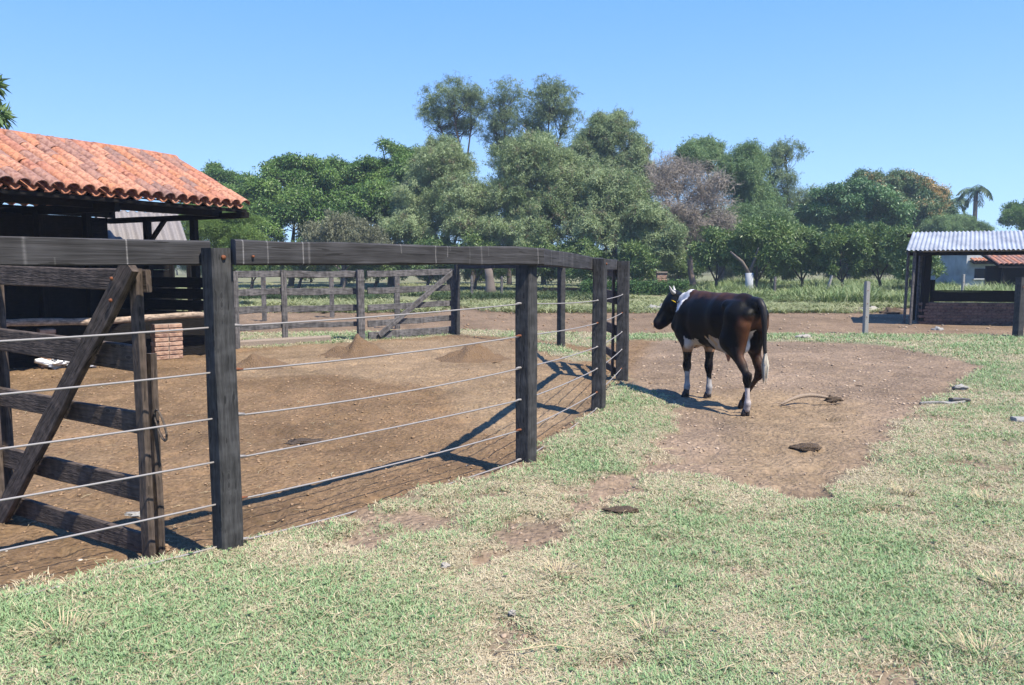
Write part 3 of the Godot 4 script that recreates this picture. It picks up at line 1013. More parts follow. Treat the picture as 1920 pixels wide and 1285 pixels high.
func back_fence() -> void:
	var t := thing("board_fence", "weathered grey four board fence closing the back of the pen up to the barn", "fence", Vector3.ZERO)
	var p := [Vector3(-5.22, 0, -14.70), Vector3(-4.57, 0, -15.66), Vector3(-3.15, 0, -16.22)]
	post(t, p[0], 1.46, 0.12, 0.1, p[1] - p[0], M.old_wood)
	post(t, p[1], 1.475, 0.115, 0.11, p[2] - p[1], M.old_wood)
	post(t, p[2], 1.475, 0.19, 0.14, p[2] - p[1], M.old_wood)
	for k in 4:
		var h: float = [1.405, 1.055, 0.715, 0.375][k]
		for s in 2:
			beam(t, "board", p[s] + Vector3(0, h - 0.02 * s, -0.09), p[s + 1] + Vector3(0, h - 0.02 * s, -0.09), 0.03, [0.13, 0.135, 0.125, 0.11][k], M.old_wood, Vector3.UP, 0.012)
	var kb := single("kerb_sill", box_mesh(Vector3(2.1, 0.17, 0.16), 0.03), M.mortar, "low weathered concrete sill under the back board fence", "kerb", Vector3(-4.62, 0.05, -15.42))
	kb.rotation.y = 0.62
	var g := thing("braced_gate", "grey board gate with one long diagonal brace at the back of the pen", "gate", Vector3.ZERO)
	var a := Vector3(-3.02, 0, -16.32)
	var b := Vector3(-1.37, 0, -17.78)
	for k in 4:
		var h: float = [1.39, 1.035, 0.68, 0.345][k]
		beam(g, "board", a + Vector3(0, h, 0), b + Vector3(0, h + 0.03, 0), 0.03, 0.125, M.old_wood, Vector3.UP, 0.01)
	beam(g, "bottom_board", a + Vector3(0, 0.10, 0), b + Vector3(0, 0.10, 0), 0.04, 0.16, M.old_wood, Vector3.UP, 0.01)
	var n := Vector3(0.66, 0, 0.75)
	beam(g, "stile", b + n * 0.04 + Vector3(0, 0.0, 0), b + n * 0.04 + Vector3(0, 1.48, 0), 0.10, 0.04, M.old_wood, n)
	beam(g, "brace", a + (b - a) * 0.10 + n * 0.075 + Vector3(0, 0.10, 0), b + n * 0.075 + Vector3(0, 1.43, 0), 0.115, 0.04, M.old_wood, n)
	# lone posts of the lane behind
	var lbl := ["slim grey lane post seen through the braced gate", "slim grey lane post behind the middle of the board fence", "slim grey lane post behind the board fence nearest the barn"]
	var at := [Vector3(-2.84, 0, -19.3), Vector3(-5.4, 0, -23.4), Vector3(-6.96, 0, -21.9)]
	for i in 3:
		var q := thing("lane_post", lbl[i], "fence post", at[i], 0.0, "lane posts behind the pen")
		post(q, Vector3.ZERO, [1.33, 1.35, 1.25][i], 0.13, 0.12, Vector3(0.3, 0, 1), M.old_wood, "shaft")
		var st := begin(true)
		tube(st, [Vector3(-0.07, 1.1, 0.05), Vector3(0.07, 1.1, 0.05)], [0.006, 0.006], 5)
		part(q, "staple", done(st), M.rust)

# ---------------------------------------------------------------- barn
func barrel_tile(length: float, r0: float, r1: float, upward: bool, thick := 0.014) -> ArrayMesh:
	# half barrel along z (0 at the lower, wide end), 8 facets, with real thickness
	var st := begin(true)
	var n := 7
	var pt := func(i: int, z: int, inner: bool) -> Vector3:
		var r: float = (r0 if z == 0 else r1) - (thick if inner else 0.0)
		var a := PI * i / n
		var yy := sin(a) * r * 0.82
		return Vector3(-cos(a) * r, yy if upward else -yy, -length * z)
	for i in n:
		quad(st, pt.call(i, 0, false), pt.call(i, 1, false), pt.call(i + 1, 1, false), pt.call(i + 1, 0, false))
		quad(st, pt.call(i, 0, true), pt.call(i + 1, 0, true), pt.call(i + 1, 1, true), pt.call(i, 1, true))
	st.set_smooth_group(-1)
	for i in n:
		quad(st, pt.call(i, 0, false), pt.call(i + 1, 0, false), pt.call(i + 1, 0, true), pt.call(i, 0, true))
	return done(st)

func barn() -> void:
	var b := thing("tiled_barn", "open sided dark timber barn with an orange clay tile roof at the left", "barn", Vector3(-4.69, 0, -14.0))
	var e := Vector3(-0.423, 0, 0.906)
	var n := Vector3(-0.906, 0, -0.423)
	b.basis = Basis(e, Vector3.UP, n)
	var slope := Vector3(0, 0.86, 1.70)
	var sl := slope.normalized()
	# tile axes: across = x, outward, down the slope = -sl
	var outw := Vector3(1, 0, 0).cross(sl)
	if outw.y < 0:
		outw = -outw
	var tb := Basis(Vector3(1, 0, 0), outw, -sl)
	if tb.determinant() < 0:
		tb = Basis(Vector3(-1, 0, 0), outw, -sl)
	var tl := 0.46
	var step := 0.374
	var cover_t := barrel_tile(tl, 0.106, 0.090, true)
	var pan_t := barrel_tile(tl, 0.076, 0.084, false)
	var eave := Vector3(0, 2.555, 0)
	var sp := 0.232
	for c in 25:
		for r in 5:
			var lift := 0.012 * (1.0 if r < 4 else 1.0)
			var p := eave + Vector3(c * sp + 0.09 + rng.randf_range(-0.008, 0.008), 0, 0) + sl * (r * step) + outw * (0.078 + lift + rng.randf_range(-0.004, 0.006))
			var jig := Basis.from_euler(Vector3(0.030 + rng.randf_range(-0.01, 0.012), rng.randf_range(-0.03, 0.03), rng.randf_range(-0.03, 0.03)))
			part(b, "roof_tile", cover_t, M.tiles[[0, 1, 2, 0, 4, 1, 3, 5, 4, 2, 1, 3][rng.randi() % 12]], Transform3D(tb * jig, p))
			if c < 24:
				var q := eave + Vector3(c * sp + 0.09 + sp / 2.0, 0, 0) + sl * (r * step - 0.012) + outw * 0.068
				part(b, "pan_tile", pan_t, M.tiles[[0, 2, 4, 1][rng.randi() % 4]], Transform3D(tb * Basis.from_euler(Vector3(0.03, 0, 0)), q))
	# ridge tiles
	var ridge_t := barrel_tile(0.46, 0.13, 0.115, true)
	var top := eave + slope + Vector3(0, 0.085, 0.02)
	for i in 14:
		var p := top + Vector3(0.02 + i * 0.40, 0.012 * sin(i * 0.8), 0)
		part(b, "ridge_tile", ridge_t, M.tiles[[0, 1, 4, 0, 2][rng.randi() % 5]], Transform3D(Basis(Vector3(0, 0, 1), Vector3.UP, Vector3(-1, 0, 0)) * Basis.from_euler(Vector3(0.03, rng.randf_range(-0.03, 0.03), 0)), p))
	# far slope, seen from nowhere: its tiles joined
	var st := begin(true)
	for c in 26:
		var x0 := c * sp - 0.02
		var ring0 := []
		var ring1 := []
		for k in 7:
			var a := PI * k / 6.0
			ring0.append(Vector3(x0 + 0.09 - cos(a) * 0.11, 3.46 + sin(a) * 0.07, 1.72))
			ring1.append(Vector3(x0 + 0.09 - cos(a) * 0.11, 2.60 + sin(a) * 0.07, 3.75))
		for k in 6:
			quad(st, ring0[k], ring0[k + 1], ring1[k + 1], ring1[k])
	var back := part(b, "far_slope_tiles", done(st), M.tiles[0])
	back.set_meta("kind", "stuff")
	# frame
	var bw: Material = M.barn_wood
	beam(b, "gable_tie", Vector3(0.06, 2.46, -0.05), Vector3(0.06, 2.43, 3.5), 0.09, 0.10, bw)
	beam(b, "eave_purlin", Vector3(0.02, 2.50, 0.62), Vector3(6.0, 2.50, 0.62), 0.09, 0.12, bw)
	beam(b, "eave_shade_board", Vector3(0.0, 2.53, 0.035), Vector3(6.0, 2.53, 0.035), 0.03, 0.06, bw)  # dark board added to stand for the shade in the tile hollows
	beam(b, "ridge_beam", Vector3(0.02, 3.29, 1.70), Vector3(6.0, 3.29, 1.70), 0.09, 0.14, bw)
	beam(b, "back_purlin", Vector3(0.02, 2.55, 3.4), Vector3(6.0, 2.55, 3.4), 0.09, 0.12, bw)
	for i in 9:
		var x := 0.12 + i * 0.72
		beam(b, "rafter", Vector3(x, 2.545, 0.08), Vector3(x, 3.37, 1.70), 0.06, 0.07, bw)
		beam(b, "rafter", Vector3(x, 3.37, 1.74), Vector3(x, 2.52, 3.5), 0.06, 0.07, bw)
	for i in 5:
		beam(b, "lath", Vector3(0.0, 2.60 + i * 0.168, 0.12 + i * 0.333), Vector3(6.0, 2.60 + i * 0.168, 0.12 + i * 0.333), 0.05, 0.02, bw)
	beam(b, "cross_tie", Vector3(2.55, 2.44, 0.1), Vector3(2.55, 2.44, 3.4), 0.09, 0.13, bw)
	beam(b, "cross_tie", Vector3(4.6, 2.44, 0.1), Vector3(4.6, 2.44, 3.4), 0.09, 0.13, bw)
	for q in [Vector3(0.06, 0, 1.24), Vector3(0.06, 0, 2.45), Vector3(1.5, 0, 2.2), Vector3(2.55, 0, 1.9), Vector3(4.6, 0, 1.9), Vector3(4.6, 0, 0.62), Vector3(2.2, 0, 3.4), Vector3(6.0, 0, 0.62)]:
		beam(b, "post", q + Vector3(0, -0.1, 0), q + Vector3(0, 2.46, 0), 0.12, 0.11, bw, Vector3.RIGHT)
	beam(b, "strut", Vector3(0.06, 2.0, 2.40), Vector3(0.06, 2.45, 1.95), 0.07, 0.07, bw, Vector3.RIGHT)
	# boarded far side, added end wall and the half height boards of the gable end
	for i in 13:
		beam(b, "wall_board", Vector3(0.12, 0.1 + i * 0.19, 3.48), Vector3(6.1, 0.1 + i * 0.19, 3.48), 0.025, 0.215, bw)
		beam(b, "light_block_board", Vector3(6.1, 0.1 + i * 0.19, 0.7), Vector3(6.1, 0.1 + i * 0.19, 3.45), 0.025, 0.185, bw)  # unseen end wall, added to keep light out of the barn
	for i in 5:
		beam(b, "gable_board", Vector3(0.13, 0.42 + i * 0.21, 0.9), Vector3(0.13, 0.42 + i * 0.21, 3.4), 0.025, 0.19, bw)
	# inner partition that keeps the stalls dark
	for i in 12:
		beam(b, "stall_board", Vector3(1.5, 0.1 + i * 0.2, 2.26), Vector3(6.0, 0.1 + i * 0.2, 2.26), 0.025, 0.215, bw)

func brick_pier(label: String, at: Vector3, turn: float, courses: int, wide: int) -> void:
	var t := thing("brick_pier", label, "brick pier", at, turn, "brick piers of the feed trough")
	part(t, "mortar_core", box_mesh(Vector3(0.23 * wide - 0.03, courses * 0.075, 0.21), 0.004), M.mortar, Transform3D(Basis(), Vector3(0, courses * 0.0375, 0)))
	var bm := box_mesh(Vector3(0.215, 0.062, 0.115), 0.008)
	for c in courses:
		for k in wide:
			for s in 2:
				var off := (k - (wide - 1) / 2.0) * 0.228 + rng.randf_range(-0.01, 0.01)
				part(t, "brick", bm, M.bricks[rng.randi() % 3], Transform3D(Basis.from_euler(Vector3(0, rng.randf_range(-0.06, 0.06), rng.randf_range(-0.02, 0.02))), Vector3(off, 0.037 + c * 0.075, 0.065 if s == 0 else -0.065)))

func trough() -> void:
	var t := thing("feed_trough", "long feed trough of dark boards with a pale peeled log along its top", "trough", Vector3(-7.95, 0.70, -11.35))
	var st := begin(true)
	var a := Vector3.ZERO
	var b := Vector3(-5.24, 0.712, -13.56) - t.position
	var pts := []
	var rad := []
	for i in 14:
		var q := i / 13.0
		pts.append(a.lerp(b, q) + Vector3(0, 0.018 * sin(q * 9.0), 0.02 * sin(q * 5.0)))
		rad.append(0.062 - 0.012 * q + 0.006 * sin(i * 2.3))
	tube(st, pts, rad, 10)
	part(t, "log", done(st), M.log)
	for i in 4:
		var off := Vector3(-0.21, -0.62 + i * 0.165, -0.25)
		beam(t, "trough_board", a + off, b + off, 0.03, 0.175, M.barn_wood)
	st = begin(true)
	tube(st, [pts[7] + Vector3(0.01, -0.03, 0.04), pts[7] + Vector3(0.03, -0.09, 0.09)], [0.022, 0.018], 6)
	part(t, "branch_stub", done(st), M.log)
	var turn := 0.72
	brick_pier("left brick pier under the pale log, beside the white sack", Vector3(-7.22, 0, -12.05), turn, 8, 1)
	brick_pier("widest brick pier under the pale log, behind the near gate", Vector3(-5.83, 0, -13.12), turn, 8, 2)
	brick_pier("right brick pier under the end of the pale log", Vector3(-5.12, 0, -13.72), turn, 7, 1)
	# white sack
	var sk := thing("plastic_sack", "crumpled white plastic sack lying beside the left brick pier", "sack", Vector3(-6.78, 0.0, -12.0))
	for i in 7:
		var m := lump(Vector3(rng.randf_range(0.10, 0.17), rng.randf_range(0.035, 0.06), rng.randf_range(0.06, 0.1)), 0.8, i * 3.0 + 1.0, 8, 14)
		part(sk, "fold", m, M.plastic, Transform3D(Basis.from_euler(Vector3(rng.randf_range(-0.3, 0.3), rng.randf() * 3.0, rng.randf_range(-0.4, 0.4))), Vector3(-0.33 + i * 0.11, 0.05 + 0.05 * absf(sin(i * 1.7)), rng.randf_range(-0.06, 0.06))))

func corrugated(st: SurfaceTool, o: Vector3, along: Vector3, down: Vector3, pitch: float, amp: float) -> void:
	# a wavy sheet: waves along `along`, sheet falls along `down`; with an underside 8 mm lower
	var up := along.cross(down).normalized()
	if up.y < 0:
		up = -up
	var n := int(along.length() / pitch * 8.0)
	var rows := 6
	for side in 2:
		for i in n:
			for r in rows:
				var c := []
				for q in [[i, r], [i + 1, r], [i + 1, r + 1], [i, r + 1]]:
					var t: float = float(q[0]) / n
					var s: float = float(q[1]) / rows
					var wave := sin(t * along.length() / pitch * TAU) * amp
					c.append(o + along * t + down * s + up * (wave - 0.008 * side + 0.006 * n_mid.get_noise_2d(t * 20.0, s * 20.0)))
				if side == 0:
					quad(st, c[0], c[1], c[2], c[3])
				else:
					quad(st, c[3], c[2], c[1], c[0])

func lean_to() -> void:
	var t := thing("fibre_cement_shed", "small shed with a grey corrugated fibre cement roof seen through the barn's open end", "shed", Vector3(-7.2, 0, -17.0))
	var st := begin(true)
	corrugated(st, Vector3(0, 2.70, 0), Vector3(-1.3, 0.0, 0.89), Vector3(0.62, -0.85, 0.92), 0.17, 0.03)
	part(t, "roof_sheet", done(st), M.fibre_cement)
	st = begin(true)
	corrugated(st, Vector3(0, 2.70, -0.02), Vector3(-1.3, 0.0, 0.89), Vector3(-0.62, -0.75, -0.92), 0.17, 0.03)
	part(t, "roof_sheet", done(st), M.fibre_cement)
	for q in [Vector3(0.5, 0, 0.72), Vector3(-0.6, 0, 1.45), Vector3(-0.5, 0, -0.75), Vector3(-1.7, 0, 0.0)]:
		beam(t, "post", q, q + Vector3(0, 1.93, 0), 0.09, 0.09, M.barn_wood, Vector3.RIGHT)
	for i in 7:
		beam(t, "wall_board", Vector3(-0.5, 0.15 + i * 0.24, -0.75), Vector3(-1.7, 0.15 + i * 0.24, 0.0), 0.02, 0.23, M.barn_wood)

# ---------------------------------------------------------------- the shed on the right
func metal_shed() -> void:
	var t := thing("metal_roof_shed", "low open shed with a corrugated metal roof and dark brick half wall at the right", "shed", Vector3(10.9, 0, -20.75))
	var st := begin(true)
	# near slope: eave at y 1.95, ridge at y 2.50
	corrugated(st, Vector3(0.55, 2.50, -1.75), Vector3(5.2, 0.03, 1.6), Vector3(-1.22, -0.55, 2.1), 0.105, 0.017)
	part(t, "roof_sheet", done(st), M.metal_roof)
	st = begin(true)
	corrugated(st, Vector3(0.75, 2.485, -1.70), Vector3(5.0, 0.03, 1.54), Vector3(0.75, -0.62, -1.9), 0.105, 0.017)
	part(t, "roof_sheet", done(st), M.metal_roof)
	var w: Material = M.barn_wood
	for q in [[Vector3(0.10, 0, -0.1), 1.86, 0.17], [Vector3(-0.40, 0, 0.22), 1.90, 0.06], [Vector3(-0.30, 0, -0.3), 1.96, 0.06], [Vector3(0.45, 0, -1.1), 2.15, 0.07], [Vector3(0.62, 0, -1.6), 2.30, 0.10], [Vector3(1.75, 0, -3.2), 1.9, 0.1], [Vector3(4.4, 0, 0.4), 1.90, 0.14], [Vector3(4.0, 0, -0.9), 2.3, 0.10]]:
		beam(t, "post", q[0] + Vector3(0, -0.1, 0), q[0] + Vector3(0.02, q[1], 0.02), q[2], q[2], M.old_wood if q[2] < 0.085 else w, Vector3.RIGHT)
	beam(t, "eave_beam", Vector3(-0.45, 1.86, 0.1), Vector3(4.6, 1.89, 1.5), 0.07, 0.09, w)
	beam(t, "ridge_beam", Vector3(0.4, 2.40, -1.75), Vector3(5.3, 2.43, -0.2), 0.07, 0.10, w)
	# half wall: courses of brick, then a boarded top
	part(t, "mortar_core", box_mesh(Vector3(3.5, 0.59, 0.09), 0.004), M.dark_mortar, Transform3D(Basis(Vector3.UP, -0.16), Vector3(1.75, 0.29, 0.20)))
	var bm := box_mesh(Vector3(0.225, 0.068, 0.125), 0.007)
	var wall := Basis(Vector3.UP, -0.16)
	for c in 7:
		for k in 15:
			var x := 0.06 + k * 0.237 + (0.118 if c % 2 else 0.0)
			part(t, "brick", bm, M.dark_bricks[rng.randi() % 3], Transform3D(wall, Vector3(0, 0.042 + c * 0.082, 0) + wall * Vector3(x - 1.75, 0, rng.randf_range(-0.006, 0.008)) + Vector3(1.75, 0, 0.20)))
	beam(t, "top_board", Vector3(0.25, 0.735, -0.02), Vector3(3.5, 0.735, 0.50), 0.03, 0.26, w)
	beam(t, "coping", Vector3(0.25, 0.885, -0.02), Vector3(3.5, 0.885, 0.50), 0.06, 0.035, w)
	beam(t, "corner_stub", Vector3(0.30, 0.5, -0.08), Vector3(0.30, 1.18, -0.08), 0.09, 0.09, w, Vector3.RIGHT)

func far_houses() -> void:
	var t := thing("white_farmhouse", "white plastered farmhouse half hidden behind tall grass beyond the metal roofed shed", "house", Vector3(28.2, 0, -46.0))
	var wl := box_mesh(Vector3(5.0, 2.7, 5.0), 0.02)
	part(t, "wall", wl, M.plaster, Transform3D(Basis(), Vector3(0.9, 1.35, -2.4)))
	for q in [Vector3(-0.45, 1.05, 0.13), Vector3(2.4, 1.2, 0.13)]:
		var wnd := part(t, "window", box_mesh(Vector3(1.3, 0.55, 0.06), 0.01), M.dark_hole, Transform3D(Basis(), q))
		part(wnd, "sill", box_mesh(Vector3(1.5, 0.07, 0.14), 0.01), M.plaster, Transform3D(Basis(), Vector3(0, -0.34, 0.04)))
	for i in 9:
		part(t, "awning_tile", barrel_tile(0.5, 0.12, 0.11, true), M.tiles[i % 3], Transform3D(Basis.from_euler(Vector3(0.35, 0, 0)), Vector3(-1.35 + i * 0.22, 1.72, 0.62)))
	part(t, "awning_board", box_mesh(Vector3(2.0, 0.06, 0.5), 0.01), M.barn_wood, Transform3D(Basis.from_euler(Vector3(0.35, 0, 0)), Vector3(-0.45, 1.70, 0.37)))
	part(t, "flat_roof", box_mesh(Vector3(5.3, 0.14, 5.3), 0.02), M.concrete, Transform3D(Basis(), Vector3(0.9, 2.78, -2.4)))
	var u := thing("tile_roof_outhouse", "low outhouse with a faded clay tile roof just right of the white farmhouse", "outhouse", Vector3(25.6, 0, -39.0))
	for c in 16:
		for r in 4:
			part(u, "roof_tile", barrel_tile(0.5, 0.125, 0.11, true), M.tiles[[0, 3, 2, 5][rng.randi() % 4]], Transform3D(Basis.from_euler(Vector3(0.38, 0, 0)), Vector3(-1.45 + c * 0.245, 1.55 + r * 0.155, 0.3 - r * 0.40)))
	part(u, "roof_deck", box_mesh(Vector3(3.9, 0.04, 1.75), 0.01), M.barn_wood, Transform3D(Basis.from_euler(Vector3(0.38, 0, 0)), Vector3(0.4, 1.74, -0.5)))
	part(u, "wall", box_mesh(Vector3(3.6, 1.5, 0.12), 0.02), M.barn_wood, Transform3D(Basis(), Vector3(0.5, 0.75, -1.2)))
	for x in [-1.2, 0.5, 2.2]:
		beam(u, "post", Vector3(x, 0, 0.1), Vector3(x, 1.5, 0.1), 0.12, 0.12, M.barn_wood, Vector3.RIGHT)
	var p := thing("brick_gatepost", "square pale brick gatepost standing under the trees behind the cow's head", "gatepost", Vector3(8.0, 0, -42.0))
	part(p, "mortar_core", box_mesh(Vector3(0.5, 1.1, 0.46), 0.01), M.mortar, Transform3D(Basis(), Vector3(0, 0.55, 0)))
	var bm := box_mesh(Vector3(0.25, 0.085, 0.5), 0.01)
	for c in 11:
		for k in 2:
			part(p, "brick", bm, M.bricks[rng.randi() % 3], Transform3D(Basis(), Vector3(-0.13 + k * 0.262, 0.05 + c * 0.1, 0)))
	part(p, "cap", box_mesh(Vector3(0.6, 0.07, 0.6), 0.01), M.mortar, Transform3D(Basis(), Vector3(0, 1.145, 0)))
	var bx := thing("red_brick_edging", "long low red brick edging on the ground under the thorn trees", "edging", Vector3(5.0, 0, -45.5))
	var bm2 := box_mesh(Vector3(0.42, 0.22, 0.25), 0.012)
	for k in 18:
		part(bx, "brick", bm2, M.tiles[[0, 2, 3][rng.randi() % 3]], Transform3D(Basis.from_euler(Vector3(0, rng.randf_range(-0.08, 0.08), 0)), Vector3(-3.0 + k * 0.45, 0.1, rng.randf_range(-0.05, 0.05))))

func yard_posts() -> void:
	var p := thing("concrete_post", "pale slender concrete fence post standing alone in the grass strip right of the cow", "fence post", Vector3(8.06, 0, -17.75))
	post(p, Vector3.ZERO, 1.19, 0.105, 0.10, Vector3(0.2, 0, 1), M.concrete, "shaft")
	beam(p, "cap", Vector3(0, 1.19, 0), Vector3(0, 1.21, 0), 0.08, 0.08, M.concrete, Vector3.RIGHT, 0.0)
	for h in [0.4, 0.7, 1.0]:
		bolt(p, Vector3(0, h, 0.05), Vector3(0, 0, 1), 0.012)
	var q := thing("timber_post", "stout dark timber post at the right edge in front of the brick half wall", "fence post", Vector3(11.06, 0, -17.0))
	post(q, Vector3.ZERO, 1.31, 0.165, 0.15, Vector3(0.3, 0, 1), M.post, "shaft")
	bolt(q, Vector3(0, 1.1, 0.1), Vector3(0, 0, 1), 0.02)
	var r := thing("leaning_post", "thin pale fence post leaning to the right before the orchard trees", "fence post", Vector3(14.85, 0, -37.2))
	post(r, Vector3.ZERO, 1.05, 0.10, 0.10, Vector3(0.3, 0, 1), M.concrete, "shaft", Vector3(0.35, 0, 0))
	bolt(r, Vector3(0.25, 0.8, 0.06), Vector3(0, 0, 1), 0.015)
	var lbl := ["grey post in the tall grass seen under the metal shed roof", "short grey post among the orchard trunks left of the leaning post", "short dark post in the pasture below the grey thorn trees", "thin post in the pasture left of the middle pen post"]
	var at := [Vector3(19.6, 0, -34.0), Vector3(12.6, 0, -37.5), Vector3(-0.5, 0, -38.0), Vector3(-1.9, 0, -37.0)]
	for i in 4:
		var s := thing("pasture_post", lbl[i], "fence post", at[i], 0.0, "posts out in the pasture")
		post(s, Vector3.ZERO, [1.15, 1.0, 1.0, 1.05][i], 0.11, 0.10, Vector3(0.3, 0, 1), M.concrete if i == 0 else M.old_wood, "shaft")
		bolt(s, Vector3(0, 0.8, 0.06), Vector3(0, 0, 1), 0.015)

# ---------------------------------------------------------------- small things on the ground
func heap(label: String, at: Vector3, r: Vector3, sd: float) -> void:
	# a low cone of swept manure with a ragged skirt
	var st := begin(true)
	var rows := 14
	var cols := 40
	var pt := func(i: int, j: int) -> Vector3:
		var t := float(i) / rows
		var a := TAU * (j % cols) / cols
		var rr := t * (1.0 + 0.40 * n_mid.get_noise_2d(cos(a) * 1.5 + sd, sin(a) * 1.5))
		var x := cos(a) * rr * r.x
		var z := sin(a) * rr * r.z
		var prof := (0.5 + 0.5 * cos(PI * minf(t, 1.0))) * 0.97 + (1.0 - t) * 0.03
		var y: float = r.y * prof * (0.9 + 0.9 * n_mid.get_noise_2d(x * 4.5 + sd, z * 4.5)) + n_fine.get_noise_2d(x * 8 + sd, z * 8) * 0.035 * (1.0 - t * 0.7) - (0.015 if i == rows else 0.0)
		return Vector3(x, y, z)
	for i in rows:
		for j in cols:
			quad(st, pt.call(i, j), pt.call(i, j + 1), pt.call(i + 1, j + 1), pt.call(i + 1, j))
	st.index()
	single("manure_heap", done(st), M.mound, label, "manure heap", at, "swept manure heaps in the pen")

func small_things() -> void:
	heap("largest brown manure heap in the middle of the pen before the thick back post", Vector3(-2.75, 0.0, -13.7), Vector3(0.66, 0.27, 0.55), 3.0)
	heap("broad brown manure heap behind the corner post, right one in the pen", Vector3(-0.62, 0.0, -13.1), Vector3(0.72, 0.23, 0.5), 8.0)
	heap("low brown manure heap beside the near fence post on the left", Vector3(-4.0, 0.0, -12.1), Vector3(0.60, 0.17, 0.45), 14.0)
	var lumps := [
		["dung_pile", Vector3(2.56, 0.0, -6.68), Vector3(0.12, 0.034, 0.075), "dark crumbly dung pile on the bare earth in front of the cow's hind hoof", "dung", "dung"],
		["dung_pile", Vector3(0.70, 0.01, -4.86), Vector3(0.11, 0.020, 0.06), "flat brown dung pat on the turf in the middle foreground", "dung", "dung"],
		["dung_pile", Vector3(-2.0, 0.0, -7.4), Vector3(0.15, 0.012, 0.11), "dark wet dung pat on the pen floor behind the cables", "dung", "dung"],
		["dung_pile", Vector3(4.63, 0.0, -10.3), Vector3(0.06, 0.03, 0.05), "small dark dung scrap on the bare earth at the edge of the right grass", "dung", "dung"],
		["stone", Vector3(6.27, 0.0, -16.7), Vector3(0.16, 0.07, 0.11), "brown stone at the grass strip behind the cow's tail", "stone", "stone"],
		["stone", Vector3(5.66, 0.02, -9.75), Vector3(0.085, 0.035, 0.06), "pale white stone on the grass at the right", "stone", "light"],
		["stone", Vector3(10.4, 0.0, -19.0), Vector3(0.13, 0.06, 0.1), "white stone on the ground before the metal roofed shed", "stone", "light"],
		["stone", Vector3(13.2, 0.0, -20.6), Vector3(0.2, 0.09, 0.13), "brown stone at the foot of the dark brick half wall", "stone", "stone"],
		["stone", Vector3(4.95, 0.0, -27.3), Vector3(0.32, 0.14, 0.2), "pale rubble stone in the grass left of the cow's head", "stone", "light"],
		["stone", Vector3(5.4, 0.0, -27.6), Vector3(0.25, 0.17, 0.2), "pale upright rubble stone right beside the cow's muzzle", "stone", "light"],
		["stone", Vector3(12.6, 0.0, -27.5), Vector3(0.28, 0.12, 0.2), "grey boulder in the grass behind the concrete post", "stone", "stone"],
		["stone", Vector3(12.3, 0.0, -25.2), Vector3(0.34, 0.17, 0.25), "dark grey boulder left of the shed's slender posts", "stone", "dung"],
		["stone", Vector3(-0.35, 0.015, -3.95), Vector3(0.022, 0.014, 0.016), "tiny pale stone in the turf in front of the near fence", "stone", "stone"],
		["stone", Vector3(0.0, 0.015, -3.4), Vector3(0.016, 0.014, 0.014), "tiny tan stone low in the middle of the foreground turf", "stone", "stone"],
		["stone", Vector3(-2.55, 0.0, -5.2), Vector3(0.09, 0.02, 0.05), "flat pale clod on the pen floor under the near gate boards", "stone", "light"],
	]
	for l in lumps:
		var m: Material = M.dung if l[5] == "dung" else (M.concrete if l[5] == "light" else M.stone)
		single(l[0], lump(l[2], 0.4, rng.randf() * 50.0, 12, 22), m, l[3], l[4], l[1] + Vector3(0, height_at(l[1].x, l[1].z), 0), "")
	# curved dead branch with a dark clod stuck on its end
	var b := thing("dead_branch", "pale curved dead branch lying on the bare earth behind the cow", "branch", Vector3(3.05, 0.0, -8.72))
	var st := begin(true)
	var pts := []
	var rad := []
	for i in 12:
		var t := i / 11.0
		pts.append(Vector3(t * 0.62, 0.022 + 0.07 * sin(t * 2.6), -0.18 * sin(t * 2.2)))
		rad.append(0.012 + 0.012 * sin(t * 3.0))
	tube(st, pts, rad, 7)
	part(b, "stem", done(st), M.dead_wood)
	part(b, "root_clod", lump(Vector3(0.075, 0.03, 0.04), 0.7, 5.0, 10, 16), M.dung, Transform3D(Basis(), Vector3(0.64, 0.05, -0.14)))
	st = begin(true)
	tube(st, [Vector3(0.02, 0.02, 0), Vector3(-0.07, 0.045, 0.02), Vector3(-0.12, 0.03, 0.05)], [0.008, 0.006, 0.003], 5)
	tube(st, [Vector3(0.0, 0.02, 0.02), Vector3(0.05, 0.015, 0.1), Vector3(0.12, 0.012, 0.16)], [0.007, 0.005, 0.003], 5)
	part(b, "twig", done(st), M.dead_wood)
	var d := thing("rotten_plank", "grey rotten plank half sunk in the grass at the right", "plank", Vector3(4.95, 0.0, -8.78))
	beam(d, "board", Vector3(-0.30, 0.008, 0.02), Vector3(0.24, 0.012, -0.05), 0.08, 0.04, M.concrete, Vector3.UP, 0.03, 0.012)
	beam(d, "splinter", Vector3(0.05, 0.055, -0.02), Vector3(0.33, 0.06, -0.09), 0.05, 0.02, M.old_wood, Vector3.UP, 0.02)
	var s2 := thing("stone_kerb", "pale worn stone kerb in the grass at the right edge of the picture", "kerb", Vector3(5.25, 0.0, -7.75))
	beam(s2, "slab", Vector3(-0.2, 0.03, 0.0), Vector3(0.6, 0.03, 0.02), 0.1, 0.05, M.concrete, Vector3.UP, 0.012, 0.015)
	beam(s2, "slab", Vector3(0.62, 0.03, 0.03), Vector3(1.2, 0.03, 0.03), 0.1, 0.05, M.concrete, Vector3.UP, 0.012, 0.015)
	var straws := [[1.28, -6.55, 0.30, 0.4, "long pale straw stalk on the bare earth before the corner of the turf"], [0.15, -5.2, 0.22, -0.6, "pale bent stalk lying in the turf below the corner post"], [0.1, -3.05, 0.34, 0.1, "long pale stalk lying low in the middle of the foreground"], [3.3, -4.3, 0.30, -0.5, "pale twisted stalk on the turf at the lower right"], [2.3, -4.9, 0.2, 0.9, "thin upright pale stalk in the turf below the tip of the bare earth"]]
